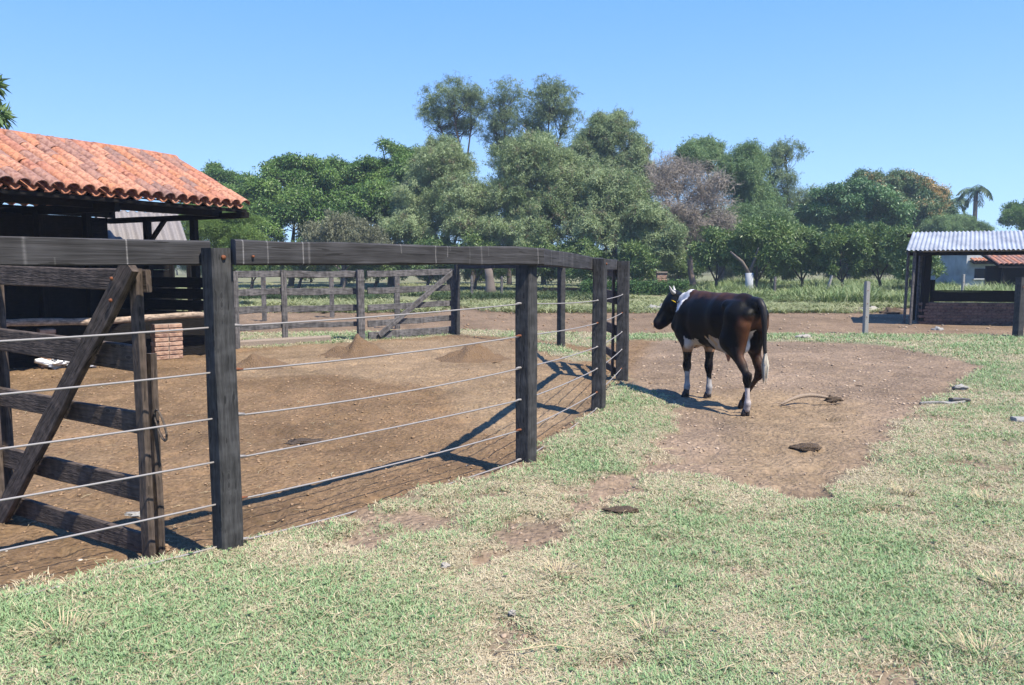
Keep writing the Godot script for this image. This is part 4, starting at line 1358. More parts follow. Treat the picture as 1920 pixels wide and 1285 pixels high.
	for q in straws:
		var s := thing("straw_stalk", q[4], "straw", Vector3(q[0], height_at(q[0], q[1]) + 0.012, q[1]), q[3])
		st = begin(true)
		tube(st, [Vector3(-q[2] / 2, 0, 0), Vector3(-q[2] / 6, 0.015, 0.02), Vector3(q[2] / 5, 0.012, -0.012), Vector3(q[2] / 2, 0.002, 0.01)], [0.003, 0.0035, 0.003, 0.0015], 5)
		part(s, "stem", done(st), M.straw)
		st = begin()
		for k in 5:
			leaf(st, Vector3(-q[2] / 2 + k * q[2] / 5, 0.006, 0), Vector3(0.8, 0.2, 0.6 * (1 if k % 2 else -1)).normalized(), Vector3.UP, 0.06, 0.006)
		part(s, "leaves", done(st), M.straw)
	var tufts := [[2.43, -3.69, 1.3, "biggest straw coloured grass clump at the right edge of the foreground"], [1.9, -3.0, 1.4, "bleached grass clump in the lower right corner"], [0.24, -3.85, 1.2, "dry flattened grass clump in the centre of the foreground turf"], [3.2, -5.1, 1.3, "dry grass clump right of the tip of the bare earth"], [0.61, -3.2, 1.0, "dry grass clump low right of centre"], [-1.92, -3.2, 1.5, "ragged brown grass clump in the lower left corner"], [2.75, -5.3, 1.0, "small bleached grass clump near the lower edge of the bare earth"]]
	for q in tufts:
		grass_clump(q[0], q[1], q[2], q[3])
	var wd := thing("low_shrub", "dark leafy low shrub at the left of the cow's muzzle under the thorn trees", "shrub", Vector3(6.2, 0, -40.0))
	var buf := PackedFloat32Array()
	for i in 900:
		add_copy(buf, Basis.from_euler(Vector3(rng.randf(), rng.randf() * TAU, rng.randf())) * 0.8, Vector3(rng.randf_range(-2.6, 2.6), rng.randf_range(0.05, 0.7), rng.randf_range(-0.5, 0.5)), Color(0.045, 0.10, 0.03).lerp(Color(0.08, 0.15, 0.04), rng.randf()))
	put_copies(wd, "foliage", clump("citrus"), M.leaf, buf)
	st = begin(true)
	for i in 8:
		var x := -2.3 + i * 0.65
		tube(st, [Vector3(x, -0.05, 0), Vector3(x + 0.1, 0.5, 0.1)], [0.03, 0.012], 5)
	part(wd, "stems", done(st), M.bark)
	# a whitewashed trunk in the orchard
	var wt := thing("whitewashed_stump", "whitewashed forked tree stump among the orchard trees behind the cow", "stump", Vector3(11.9, 0, -39.3))
	st = begin(true)
	tube(st, [Vector3(0, -0.1, 0), Vector3(0.02, 0.5, 0), Vector3(0.0, 1.15, 0)], [0.24, 0.19, 0.2], 10)
	part(wt, "trunk", done(st), M.lime)
	st = begin(true)
	tube(st, [Vector3(0, 1.1, 0), Vector3(-0.4, 1.7, 0.1), Vector3(-1.0, 2.2, 0.1)], [0.1, 0.08, 0.05], 7)
	tube(st, [Vector3(0, 1.1, 0), Vector3(0.25, 1.8, 0.0), Vector3(0.4, 2.4, 0.1)], [0.1, 0.07, 0.04], 7)
	part(wt, "fork", done(st), M.grey_bark)
	var ps := thing("pale_stump", "thick pale broken tree stump in the pasture behind the pen", "stump", Vector3(-1.15, 0, -41.5))
	st = begin(true)
	tube(st, [Vector3(0, -0.1, 0), Vector3(0.0, 0.4, 0), Vector3(-0.05, 0.9, 0), Vector3(-0.1, 1.35, 0)], [0.40, 0.27, 0.23, 0.22], 10)
	part(ps, "trunk", done(st), M.grey_bark)
	st = begin(true)
	tube(st, [Vector3(-0.05, 1.2, 0), Vector3(0.4, 1.9, 0), Vector3(0.9, 2.2, 0.1)], [0.14, 0.1, 0.05], 7)
	tube(st, [Vector3(-0.1, 1.3, 0), Vector3(-0.5, 1.9, 0), Vector3(-1.1, 2.1, 0.1)], [0.14, 0.1, 0.05], 7)
	part(ps, "bough", done(st), M.grey_bark)

# ---------------------------------------------------------------- the cow
# bones: [a, ra, b, rb, width]; x forward, y up, z to the cow's right
func cow_bones() -> Array:
	var V := func(x: float, y: float, z: float) -> Vector3: return Vector3(x, y, z)
	return [
		[V.call(-0.30, 0.965, 0), 0.280, V.call(0.22, 0.945, 0), 0.305, 0.68],
		[V.call(-0.58, 1.04, 0), 0.17, V.call(-0.22, 1.0, 0), 0.27, 0.84],
		[V.call(0.22, 0.945, 0), 0.30, V.call(0.50, 0.93, 0), 0.24, 0.70],
		[V.call(0.25, 1.165, 0), 0.10, V.call(0.50, 1.20, 0), 0.095, 0.75],
		[V.call(-0.55, 1.195, 0), 0.075, V.call(0.3, 1.19, 0), 0.08, 1.0],
		[V.call(-0.40, 1.15, -0.135), 0.055, V.call(-0.58, 1.14, -0.09), 0.07, 1.0],
		[V.call(-0.40, 1.15, 0.135), 0.055, V.call(-0.58, 1.14, 0.09), 0.07, 1.0],
		[V.call(-0.72, 1.16, 0), 0.065, V.call(-0.5, 1.19, 0), 0.09, 1.0],
		[V.call(-0.70, 1.06, -0.09), 0.07, V.call(-0.55, 1.05, -0.12), 0.13, 1.0],
		[V.call(-0.70, 1.06, 0.09), 0.07, V.call(-0.55, 1.05, 0.12), 0.13, 1.0],
		[V.call(0.60, 0.80, 0), 0.14, V.call(0.44, 0.74, 0), 0.15, 0.75],
		[V.call(-0.05, 0.75, 0), 0.13, V.call(-0.30, 0.72, -0.0), 0.13, 0.85],
		# udder
		[V.call(-0.38, 0.68, -0.02), 0.10, V.call(-0.48, 0.72, 0.0), 0.10, 1.0],
		[V.call(-0.33, 0.60, -0.06), 0.020, V.call(-0.34, 0.53, -0.06), 0.014, 1.0],
		[V.call(-0.36, 0.60, 0.05), 0.020, V.call(-0.37, 0.54, 0.05), 0.014, 1.0],
		# neck with a thin dewlap
		[V.call(0.46, 1.02, 0), 0.22, V.call(0.80, 1.06, -0.015), 0.155, 0.58],
		[V.call(0.48, 1.17, 0), 0.09, V.call(0.84, 1.15, -0.02), 0.085, 0.8],
		[V.call(0.55, 0.80, 0), 0.085, V.call(0.84, 0.90, -0.03), 0.06, 0.5],
		[V.call(0.46, 1.12, -0.13), 0.055, V.call(0.56, 0.86, -0.17), 0.075, 0.9],
		[V.call(0.46, 1.12, 0.13), 0.055, V.call(0.56, 0.86, 0.17), 0.075, 0.9],
		# fore legs
		[V.call(0.42, 0.98, -0.13), 0.15, V.call(0.44, 0.80, -0.15), 0.12, 0.7],
		[V.call(0.44, 0.80, -0.15), 0.11, V.call(0.36, 0.66, -0.14), 0.085, 0.85],
		[V.call(0.36, 0.66, -0.14), 0.062, V.call(0.385, 0.41, -0.125), 0.039, 1.0],
		[V.call(0.392, 0.40, -0.125), 0.040, V.call(0.39, 0.36, -0.122), 0.036, 1.0],
		[V.call(0.385, 0.36, -0.122), 0.030, V.call(0.385, 0.15, -0.118), 0.028, 1.0],
		[V.call(0.385, 0.135, -0.118), 0.032, V.call(0.40, 0.075, -0.118), 0.035, 1.0],
		[V.call(0.42, 0.98, 0.13), 0.15, V.call(0.42, 0.80, 0.14), 0.12, 0.7],
		[V.call(0.42, 0.80, 0.14), 0.11, V.call(0.30, 0.66, 0.13), 0.085, 0.85],
		[V.call(0.30, 0.66, 0.13), 0.062, V.call(0.27, 0.41, 0.10), 0.039, 1.0],
		[V.call(0.275, 0.40, 0.10), 0.040, V.call(0.27, 0.36, 0.10), 0.036, 1.0],
		[V.call(0.265, 0.36, 0.10), 0.030, V.call(0.245, 0.15, 0.095), 0.028, 1.0],
		[V.call(0.242, 0.135, 0.095), 0.032, V.call(0.255, 0.075, 0.095), 0.035, 1.0],
		# hind legs
		[V.call(-0.56, 1.02, -0.13), 0.145, V.call(-0.50, 0.78, -0.17), 0.12, 0.72],
		[V.call(-0.64, 0.94, -0.12), 0.105, V.call(-0.63, 0.70, -0.13), 0.070, 0.85],
		[V.call(-0.50, 0.77, -0.17), 0.115, V.call(-0.715, 0.53, -0.15), 0.048, 0.72],
		[V.call(-0.715, 0.53, -0.15), 0.044, V.call(-0.80, 0.42, -0.15), 0.040, 0.82],
		[V.call(-0.84, 0.445, -0.15), 0.024, V.call(-0.80, 0.38, -0.15), 0.036, 0.9],
		[V.call(-0.80, 0.38, -0.15), 0.031, V.call(-0.83, 0.15, -0.155), 0.025, 0.9],
		[V.call(-0.83, 0.135, -0.155), 0.030, V.call(-0.815, 0.075, -0.155), 0.035, 1.0],
		[V.call(-0.56, 1.02, 0.13), 0.145, V.call(-0.42, 0.78, 0.17), 0.12, 0.72],
		[V.call(-0.62, 0.94, 0.12), 0.105, V.call(-0.56, 0.70, 0.13), 0.070, 0.85],
		[V.call(-0.42, 0.77, 0.17), 0.115, V.call(-0.58, 0.53, 0.15), 0.048, 0.72],
		[V.call(-0.58, 0.53, 0.15), 0.054, V.call(-0.62, 0.44, 0.15), 0.046, 0.85],
		[V.call(-0.655, 0.46, 0.15), 0.024, V.call(-0.60, 0.39, 0.15), 0.040, 0.9],
		[V.call(-0.60, 0.39, 0.15), 0.031, V.call(-0.40, 0.16, 0.15), 0.025, 0.9],
		[V.call(-0.395, 0.145, 0.15), 0.030, V.call(-0.355, 0.075, 0.15), 0.035, 1.0],
	]

func head_bones() -> Array:
	# the head is turned to the cow's left and lowered
	var poll := Vector3(0.875, 1.185, -0.015)
	var muz := HEAD_MUZZLE
	var ax := (muz - poll).normalized()
	var right := HEAD_RIGHT
	var front := ax.cross(right).normalized()
	if front.dot(Vector3(0.3, 1, -0.5)) < 0:
		front = -front
	var P := func(t: float, f: float, r: float) -> Vector3: return poll + ax * t + front * f + right * r
	return [
		[P.call(0.0, -0.02, 0), 0.095, P.call(0.12, -0.02, 0), 0.098, 1.0],
		[P.call(0.10, -0.01, 0), 0.090, P.call(0.27, 0.0, 0), 0.066, 1.0],
		[P.call(0.25, -0.005, 0), 0.064, P.call(0.36, -0.01, 0), 0.064, 1.0],
		[P.call(0.365, -0.012, 0), 0.065, P.call(0.385, -0.02, 0), 0.06, 1.0],
		[P.call(0.07, -0.125, 0), 0.075, P.call(0.33, -0.075, 0), 0.04, 1.0],
		[P.call(0.12, -0.10, 0), 0.085, P.call(0.22, -0.09, 0), 0.06, 1.0],
		[P.call(0.105, 0.015, 0.072), 0.032, P.call(0.15, 0.015, 0.066), 0.026, 1.0],
		[P.call(0.105, 0.015, -0.072), 0.032, P.call(0.15, 0.015, -0.066), 0.026, 1.0],
		[P.call(0.37, 0.02, 0.034), 0.028, P.call(0.385, 0.01, 0.034), 0.028, 1.0],
		[P.call(0.37, 0.02, -0.034), 0.028, P.call(0.385, 0.01, -0.034), 0.028, 1.0],
		[poll + Vector3(-0.12, -0.08, 0.0), 0.12, poll + Vector3(0.0, -0.03, 0), 0.095, 1.0],
	]

const HEAD_MUZZLE := Vector3(0.96, 0.82, -0.215)
const HEAD_RIGHT := Vector3(0.80, -0.02, 0.60)

func nets(st: SurfaceTool, bones: Array, cell: float, k: float, paint: Callable) -> void:
	# smooth union of tapered capsules, meshed by surface nets
	var lo := Vector3.ONE * 1e9
	var hi := Vector3.ONE * -1e9
	for b in bones:
		for e in 2:
			var c: Vector3 = b[e * 2]
			var r: float = b[e * 2 + 1] + 0.05
			lo = lo.min(c - Vector3.ONE * r)
			hi = hi.max(c + Vector3.ONE * r)
	var nx := int((hi.x - lo.x) / cell) + 2
	var ny := int((hi.y - lo.y) / cell) + 2
	var nz := int((hi.z - lo.z) / cell) + 2
	var f := PackedFloat32Array()
	f.resize(nx * ny * nz)
	var pad := 4.5 / k
	for b in bones:
		var a: Vector3 = b[0]
		var ra: float = b[1]
		var c: Vector3 = b[2]
		var rc: float = b[3]
		var wz := 1.0 / float(b[4])
		var m := maxf(ra, rc) + pad
		var l: Vector3 = a.min(c) - Vector3.ONE * m - lo
		var h: Vector3 = a.max(c) + Vector3.ONE * m - lo
		var i0 := maxi(0, int(l.x / cell))
		var i1 := mini(nx - 1, int(h.x / cell) + 1)
		var j0 := maxi(0, int(l.y / cell))
		var j1 := mini(ny - 1, int(h.y / cell) + 1)
		var k0 := maxi(0, int(l.z / cell))
		var k1 := mini(nz - 1, int(h.z / cell) + 1)
		var d := c - a
		d.z *= wz
		var dd := maxf(d.length_squared(), 1e-9)
		var dr := rc - ra
		var soft := 1.0 if wz <= 1.0 else lerpf(1.0, 1.0 / wz, 0.5)
		for i in range(i0, i1 + 1):
			var px := lo.x + i * cell - a.x
			for j in range(j0, j1 + 1):
				var py := lo.y + j * cell - a.y
				var row := (i * ny + j) * nz
				for q in range(k0, k1 + 1):
					var pz := (lo.z + q * cell - a.z) * wz
					var t := clampf((px * d.x + py * d.y + pz * d.z) / dd, 0.0, 1.0)
					var ex := px - d.x * t
					var ey := py - d.y * t
					var ez := pz - d.z * t
					var s := (sqrt(ex * ex + ey * ey + ez * ez) - ra - dr * t) * soft
					if s < pad:
						f[row + q] += exp(-k * maxf(s, -0.25))
	var id := PackedInt32Array()
	id.resize(nx * ny * nz)
	id.fill(-1)
	var verts := PackedVector3Array()
	# inside where the sum exceeds 1
	var g := PackedFloat32Array()
	g.resize(f.size())
	for i in f.size():
		g[i] = 1.0 if f[i] <= 1e-12 else -log(f[i]) / k
	for i in nx - 1:
		for j in ny - 1:
			for q in nz - 1:
				var o := (i * ny + j) * nz + q
				var c0 := g[o]
				var c1 := g[o + 1]
				var c2 := g[o + nz]
				var c3 := g[o + nz + 1]
				var o2 := o + ny * nz
				var c4 := g[o2]
				var c5 := g[o2 + 1]
				var c6 := g[o2 + nz]
				var c7 := g[o2 + nz + 1]
				var n := int(c0 < 0) + int(c1 < 0) + int(c2 < 0) + int(c3 < 0) + int(c4 < 0) + int(c5 < 0) + int(c6 < 0) + int(c7 < 0)
				if n == 0 or n == 8:
					continue
				var vals := [c0, c1, c2, c3, c4, c5, c6, c7]
				var sum := Vector3.ZERO
				var cnt := 0
				for e in EDGES:
					var va: float = vals[e[0]]
					var vb: float = vals[e[1]]
					if (va < 0) != (vb < 0):
						var t := va / (va - vb)
						var pa := Vector3(e[0] >> 2 & 1, e[0] >> 1 & 1, e[0] & 1)
						var pb := Vector3(e[1] >> 2 & 1, e[1] >> 1 & 1, e[1] & 1)
						sum += pa.lerp(pb, t)
						cnt += 1
				id[o] = verts.size()
				verts.append(lo + (Vector3(i, j, q) + sum / cnt) * cell)
	var grad := func(p: Vector3) -> Vector3:
		var u := (p - lo) / cell
		var i := clampi(int(u.x + 0.5), 1, nx - 2)
		var j := clampi(int(u.y + 0.5), 1, ny - 2)
		var q := clampi(int(u.z + 0.5), 1, nz - 2)
		var o := (i * ny + j) * nz + q
		return Vector3(g[o + ny * nz] - g[o - ny * nz], g[o + nz] - g[o - nz], g[o + 1] - g[o - 1]).normalized()
	var emit := func(a: int, b: int, c: int, d: int, flip: bool) -> void:
		var order := [a, b, c, a, c, d] if not flip else [a, c, b, a, d, c]
		for v in order:
			var p := verts[v]
			st.set_color(paint.call(p))
			st.add_vertex(p)
	for i in range(1, nx - 1):
		for j in range(1, ny - 1):
			for q in range(1, nz - 1):
				var o := (i * ny + j) * nz + q
				var s := g[o] < 0
				if s != (g[o + ny * nz] < 0):
					emit.call(id[o], id[o - nz], id[o - nz - 1], id[o - 1], not s)
				if s != (g[o + nz] < 0):
					emit.call(id[o], id[o - 1], id[o - 1 - ny * nz], id[o - ny * nz], not s)
				if s != (g[o + 1] < 0):
					emit.call(id[o], id[o - ny * nz], id[o - ny * nz - nz], id[o - nz], not s)

const EDGES := [[0, 1], [2, 3], [4, 5], [6, 7], [0, 2], [1, 3], [4, 6], [5, 7], [0, 4], [1, 5], [2, 6], [3, 7]]

func coat(p: Vector3) -> Color:
	var n1 := n_mid.get_noise_3d(p.x * 5.0, p.y * 5.0, p.z * 5.0)
	var n2 := n_fine.get_noise_3d(p.x * 14.0, p.y * 14.0, p.z * 14.0)
	var black := Color(0.0055, 0.005, 0.0055)
	var brown := Color(0.060, 0.027, 0.013)
	var white := Color(0.62, 0.59, 0.56)
	var c := black
	var e := n1 * 0.07 + n2 * 0.03
	# reddish saddle along the back, tan on the buttocks
	c = c.lerp(brown, 0.9 * smoothstep(1.14, 1.26, p.y + e) * smoothstep(-0.72, -0.15, p.x) * (1.0 - smoothstep(0.40, 0.5, p.x)) * (1.0 - smoothstep(0.10, 0.17, absf(p.z) + e)))
	c = c.lerp(Color(0.075, 0.032, 0.016), 0.9 * smoothstep(-0.655, -0.72, p.x + e * 0.5) * smoothstep(0.50, 0.65, p.y) * (1.0 - smoothstep(0.98, 1.08, p.y)))
	c = c.lerp(Color(0.045, 0.022, 0.013), 0.7 * (1.0 - smoothstep(0.6, 0.72, p.y)) * smoothstep(0.0, 0.05, p.z) * (1.0 - smoothstep(-0.3, -0.2, p.x)))
	# white collar over the withers
	var col := absf(p.x - 0.545 + (1.2 - p.y) * -0.10 + e) - 0.095
	if col < 0.0 and p.y > 1.04 + e:
		c = white
	# belly, udder and the patch behind the elbow
	if p.y < 0.735 + e * 1.1 - p.x * 0.06 and p.x > -0.50 and p.x < -0.06 + e * 1.2 and absf(p.z) < 0.36 and p.y > 0.5 and not (p.x < -0.36 and absf(p.z) > 0.09):
		c = Color(0.32, 0.275, 0.245).lerp(Color(0.30, 0.20, 0.11), smoothstep(0.1, 0.5, n2 + n1 * 0.6))
	if p.y < 0.735 + e and p.y > 0.56 and p.x > 0.14 + e * 1.6 and p.x < 0.34 + e * 1.5 and absf(p.z) < 0.21:
		c = Color(0.40, 0.33, 0.27).lerp(Color(0.26, 0.15, 0.09), smoothstep(0.68, 0.58, p.y + n2 * 0.1))
	if p.x < -0.44 and absf(p.z + e * 0.4) < 0.055 and p.y > 0.56 and p.y < 0.86 + e:
		c = white
	if p.y < 0.60 and p.x < -0.28 and p.x > -0.40 and absf(p.z) < 0.1:
		c = Color(0.22, 0.11, 0.08)
	# socks and hooves
	var sock := Color(0.23, 0.225, 0.235).lerp(Color(0.34, 0.325, 0.32), clampf(0.5 + n2, 0.0, 1.0))
	if p.x > 0.1 and p.y < 0.30 + e * 1.6:
		c = sock
		if p.y < 0.115 + e * 0.3 and p.x > 0.3:
			c = Color(0.06, 0.055, 0.06)
	if p.x < -0.6 and p.z < 0 and p.y < 0.31 + e * 0.5:
		c = Color(0.30, 0.26, 0.24).lerp(Color(0.42, 0.37, 0.35), clampf(0.5 + n2 * 1.3, 0.0, 1.0))
	# dust on the lower half, and sun bleached hair
	c = c.lerp(Color(0.16, 0.115, 0.08), 0.22 * clampf(0.4 + n2 * 1.2 + n1, 0.0, 1.0) * (1.0 - smoothstep(0.25, 0.9, p.y)))
	return c * (1.0 + 0.35 * n2 + 0.25 * n1)

func cow() -> void:
	# heading 27 degrees left of straight away from the camera
	var h := Vector3(-0.34, 0, -0.94).normalized()
	var r := Vector3(-h.z, 0, h.x)
	var t := thing("cow", "black cow with white collar and socks standing on the bare earth", "cow", Vector3(2.34, 0.0, -8.93))
	t.basis = Basis(h, Vector3.UP, r)
	var st := begin(true)
	nets(st, cow_bones(), 0.0125, 62.0, coat)
	nets(st, head_bones(), 0.009, 60.0, func(p: Vector3) -> Color: return Color(0.009, 0.008, 0.0085) if p.y > 0.885 else Color(0.012, 0.011, 0.012))
	st.index()
	var hide := mat(Color.WHITE, 0.52)
	hide.vertex_color_use_as_albedo = true
	hide.metallic_specular = 0.24
	bump(tri_map(hide, 2.6), M.height, 0.2)
	part(t, "body", done(st), hide)
	var horn_m := mat(lin(0.46, 0.43, 0.39), 0.5)
	var hoof_m := mat(lin(0.035, 0.03, 0.03), 0.6)
	for q in [Vector3(0.405, 0, -0.118), Vector3(0.26, 0, 0.095), Vector3(-0.81, 0, -0.155), Vector3(-0.345, 0, 0.15)]:
		for s in [-1, 1]:
			st = begin(true)
			tube(st, [q + Vector3(0.022, -0.006, 0.023 * s), q + Vector3(0.012, 0.035, 0.023 * s), q + Vector3(0.0, 0.075, 0.020 * s)], [0.029, 0.026, 0.022], 10)
			part(t, "hoof", done(st), hoof_m)
	var poll := Vector3(0.875, 1.185, -0.015)
	var right := HEAD_RIGHT.normalized()
	var ax := (HEAD_MUZZLE - poll).normalized()
	var front := ax.cross(right).normalized()
	if front.y < 0:
		front = -front
	for s in [-1, 1]:
		st = begin(true)
		var o: Vector3 = poll + right * 0.062 * s - ax * 0.045 + front * 0.03
		tube(st, [o, o + right * 0.07 * s + Vector3(0, 0.004, 0), o + right * 0.135 * s + Vector3(0, 0.022, 0) + front * 0.02, o + right * 0.195 * s + Vector3(0, 0.065, 0) + front * 0.04], [0.028, 0.024, 0.017, 0.005], 8)
		part(t, "horn", done(st), horn_m)
		# ears: folded leaf shapes
		st = begin(true)
		st.set_color(Color(0.012, 0.010, 0.010))
		var eo: Vector3 = poll + right * 0.085 * s + ax * 0.03 - front * 0.02
		var ed: Vector3 = (right * s * 0.9 - ax * 0.15 - front * 0.35).normalized()
		var eu: Vector3 = front
		var rows := []
		for k in 7:
			var tt := k / 6.0
			var w := 0.048 * sin(PI * (0.14 + 0.86 * tt) * 0.98) + 0.004
			var ctr: Vector3 = eo + ed * 0.19 * tt
			rows.append([ctr + ax * w, ctr - eu * 0.022 * (1.0 - tt), ctr - ax * w, ctr - eu * 0.034 * (1.0 - tt)])
		for k in 6:
			for m in 4:
				quad(st, rows[k][m], rows[k][(m + 1) % 4], rows[k + 1][(m + 1) % 4], rows[k + 1][m])
		part(t, "ear", done(st), hide)
		if s < 0:
			var tag_b := Basis(ed, front, ed.cross(front).normalized())
			part(t, "ear_tag", box_mesh(Vector3(0.05, 0.06, 0.006), 0.003), mat(lin(0.85, 0.55, 0.02), 0.4), Transform3D(tag_b, eo + ed * 0.10 + front * 0.018 + ax * 0.02))
		st = begin(true)
		var ey: Vector3 = poll + ax * 0.128 + right * 0.088 * s + front * 0.018
		tube(st, [ey - right * 0.006 * s, ey + right * 0.008 * s, ey + right * 0.012 * s], [0.017, 0.013, 0.004], 10)
		part(t, "eye", done(st), mat(lin(0.01, 0.008, 0.007), 0.12))
		st = begin(true)
		var no: Vector3 = poll + ax * 0.43 + right * 0.032 * s + front * 0.022
		tube(st, [no, no + ax * 0.008 + right * 0.004 * s], [0.012, 0.010], 8)
		part(t, "nostril", done(st), hoof_m)
	# tail: dark cord, then a white and tan switch of hair
	st = begin(true)
	var tp := [Vector3(-0.68, 1.215, 0.0), Vector3(-0.76, 1.205, 0.01), Vector3(-0.815, 1.14, 0.015), Vector3(-0.835, 1.0, 0.02), Vector3(-0.83, 0.86, 0.03), Vector3(-0.835, 0.72, 0.035), Vector3(-0.85, 0.62, 0.035)]
	tube(st, tp, [0.042, 0.043, 0.038, 0.030, 0.024, 0.020, 0.018], 10)
	st.index()
	part(t, "tail", done(st), mat(lin(0.014, 0.012, 0.012), 0.5))
	st = begin(true)
	for i in 46:
		var a := rng.randf() * TAU
		var rr := rng.randf_range(0.004, 0.03)
		var p0: Vector3 = tp[6] + Vector3(cos(a) * 0.010, rng.randf_range(0.0, 0.05), sin(a) * 0.010)
		var len := rng.randf_range(0.18, 0.31)
		st.set_color(Color(0.50, 0.46, 0.38).lerp(Color(0.20, 0.14, 0.07), clampf(cos(a) * 0.5 + rng.randf_range(0.15, 0.75), 0.0, 1.0)))
		tube(st, [p0, p0 + Vector3(cos(a) * rr, -len * 0.45, sin(a) * rr), p0 + Vector3(cos(a) * rr * 0.6, -len, sin(a) * rr * 0.6)], [0.007, 0.008, 0.002], 4, false)
	var hair := mat(Color.WHITE, 0.7)
	hair.vertex_color_use_as_albedo = true
	part(t, "tail_switch", done(st), hair)

# ---------------------------------------------------------------- the scene
func _ready() -> void:
	rng.seed = 20240611
	n_low.seed = 3
	n_low.frequency = 0.35
	n_low.fractal_octaves = 3
	n_mid.seed = 7
	n_mid.frequency = 0.5
	n_mid.fractal_octaves = 3
	n_fine.seed = 11
	n_fine.frequency = 0.6
	n_fine.fractal_octaves = 3

	var cam := Camera3D.new()
	cam.name = "camera"
	cam.fov = 47.39
	cam.near = 0.05
	cam.far = 900.0
	cam.position = Vector3(0, 1.6, 0)
	cam.rotation_degrees = Vector3(-5.753, 0, 0)
	add_child(cam)
	cam.current = true

	var sky := ProceduralSkyMaterial.new()
	sky.sky_top_color = Color(0.31, 0.56, 0.93)
	sky.sky_horizon_color = Color(0.725, 0.885, 1.0)
	sky.sky_curve = 0.135
	sky.sky_energy_multiplier = 0.88
	sky.ground_bottom_color = Color(0.36, 0.33, 0.27)
	sky.ground_horizon_color = Color(0.70, 0.80, 0.86)
	sky.ground_curve = 0.02
	sky.sun_angle_max = 1.0
	var env := Environment.new()
	env.background_mode = Environment.BG_SKY
	env.sky = Sky.new()
	env.sky.sky_material = sky
	env.tonemap_mode = Environment.TONE_MAPPER_LINEAR
	env.tonemap_exposure = 1.9
	env.sdfgi_enabled = true
	env.ssao_enabled = true
	env.ssil_enabled = true
	env.fog_enabled = FOG > 0.0
	env.fog_density = FOG
	env.fog_light_color = Color(0.82, 0.89, 0.98)
	var we := WorldEnvironment.new()
	we.name = "world"
	we.environment = env
	add_child(we)

	var sun := DirectionalLight3D.new()
	sun.name = "sun"
	sun.light_energy = 1.6
	sun.light_color = Color(1.0, 0.965, 0.90)
	sun.light_angular_distance = 0.5
	sun.shadow_enabled = true
	add_child(sun)
	sun.look_at_from_position(Vector3.ZERO, -Vector3(0.82, 1.74, 0.76))

	make_materials()
	make_mask()
	make_ground()
	barn()
	lean_to()
	metal_shed()
	far_houses()
	corral()
	near_gate()
	pen_gate()
	back_fence()
	trough()
	yard_posts()
	for d in TREES:
		tree(d)
	palm(Vector3(47.2, 0, -85.0), 8.3, "left hazy palm with a full drooping head behind the flowering mango tree")
	palm(Vector3(46.8, 0, -80.0), 9.0, "right palm with a reddish bare trunk standing clear against the sky")
	for i in FAR.size():
		var f: Array = FAR[i]
		tree(["distant_tree", "grey2", Vector3(f[0], 0, f[1]), [[-f[2] * 0.5, f[3] * 0.55, f[2] * 0.6, f[3] * 0.55], [f[2] * 0.4, f[3] * 0.6, f[2] * 0.6, f[3] * 0.6]], "hazy distant tree low on the horizon behind the tree line", "tree", "distant trees on the horizon"])
	for i in 11:
		var bx := -30.0 + i * 6.4
		tree(["hedge_bush", "citrus", Vector3(bx, 0, -63.0 - 2.0 * (i % 3)), [[-1.4, 1.3, 2.2, 1.35], [1.6, 1.5 + 0.3 * (i % 2), 2.3, 1.5]], "dark far bush of the hedge seen between the tree trunks", "bush", "far hedge behind the tree line"])
	cow()
	small_things()
	make_grass()

const FOG := 0.0008

const FAR := [[-47, -110, 4.5, 4.3], [-38, -115, 4.7, 4.2], [-30, -118, 4.8, 4.0], [-20, -112, 4.2, 4.1], [-11, -115, 4.7, 3.9], [-2, -118, 4.4, 4.0], [7, -110, 4.5, 4.1], [18, -115, 4.7, 4.2], [26, -112, 4.6, 4.1], [36, -116, 4.8, 4.5], [43, -112, 4.6, 4.4], [51, -110, 4.1, 4.1], [71, -118, 4.8, 4.3]]

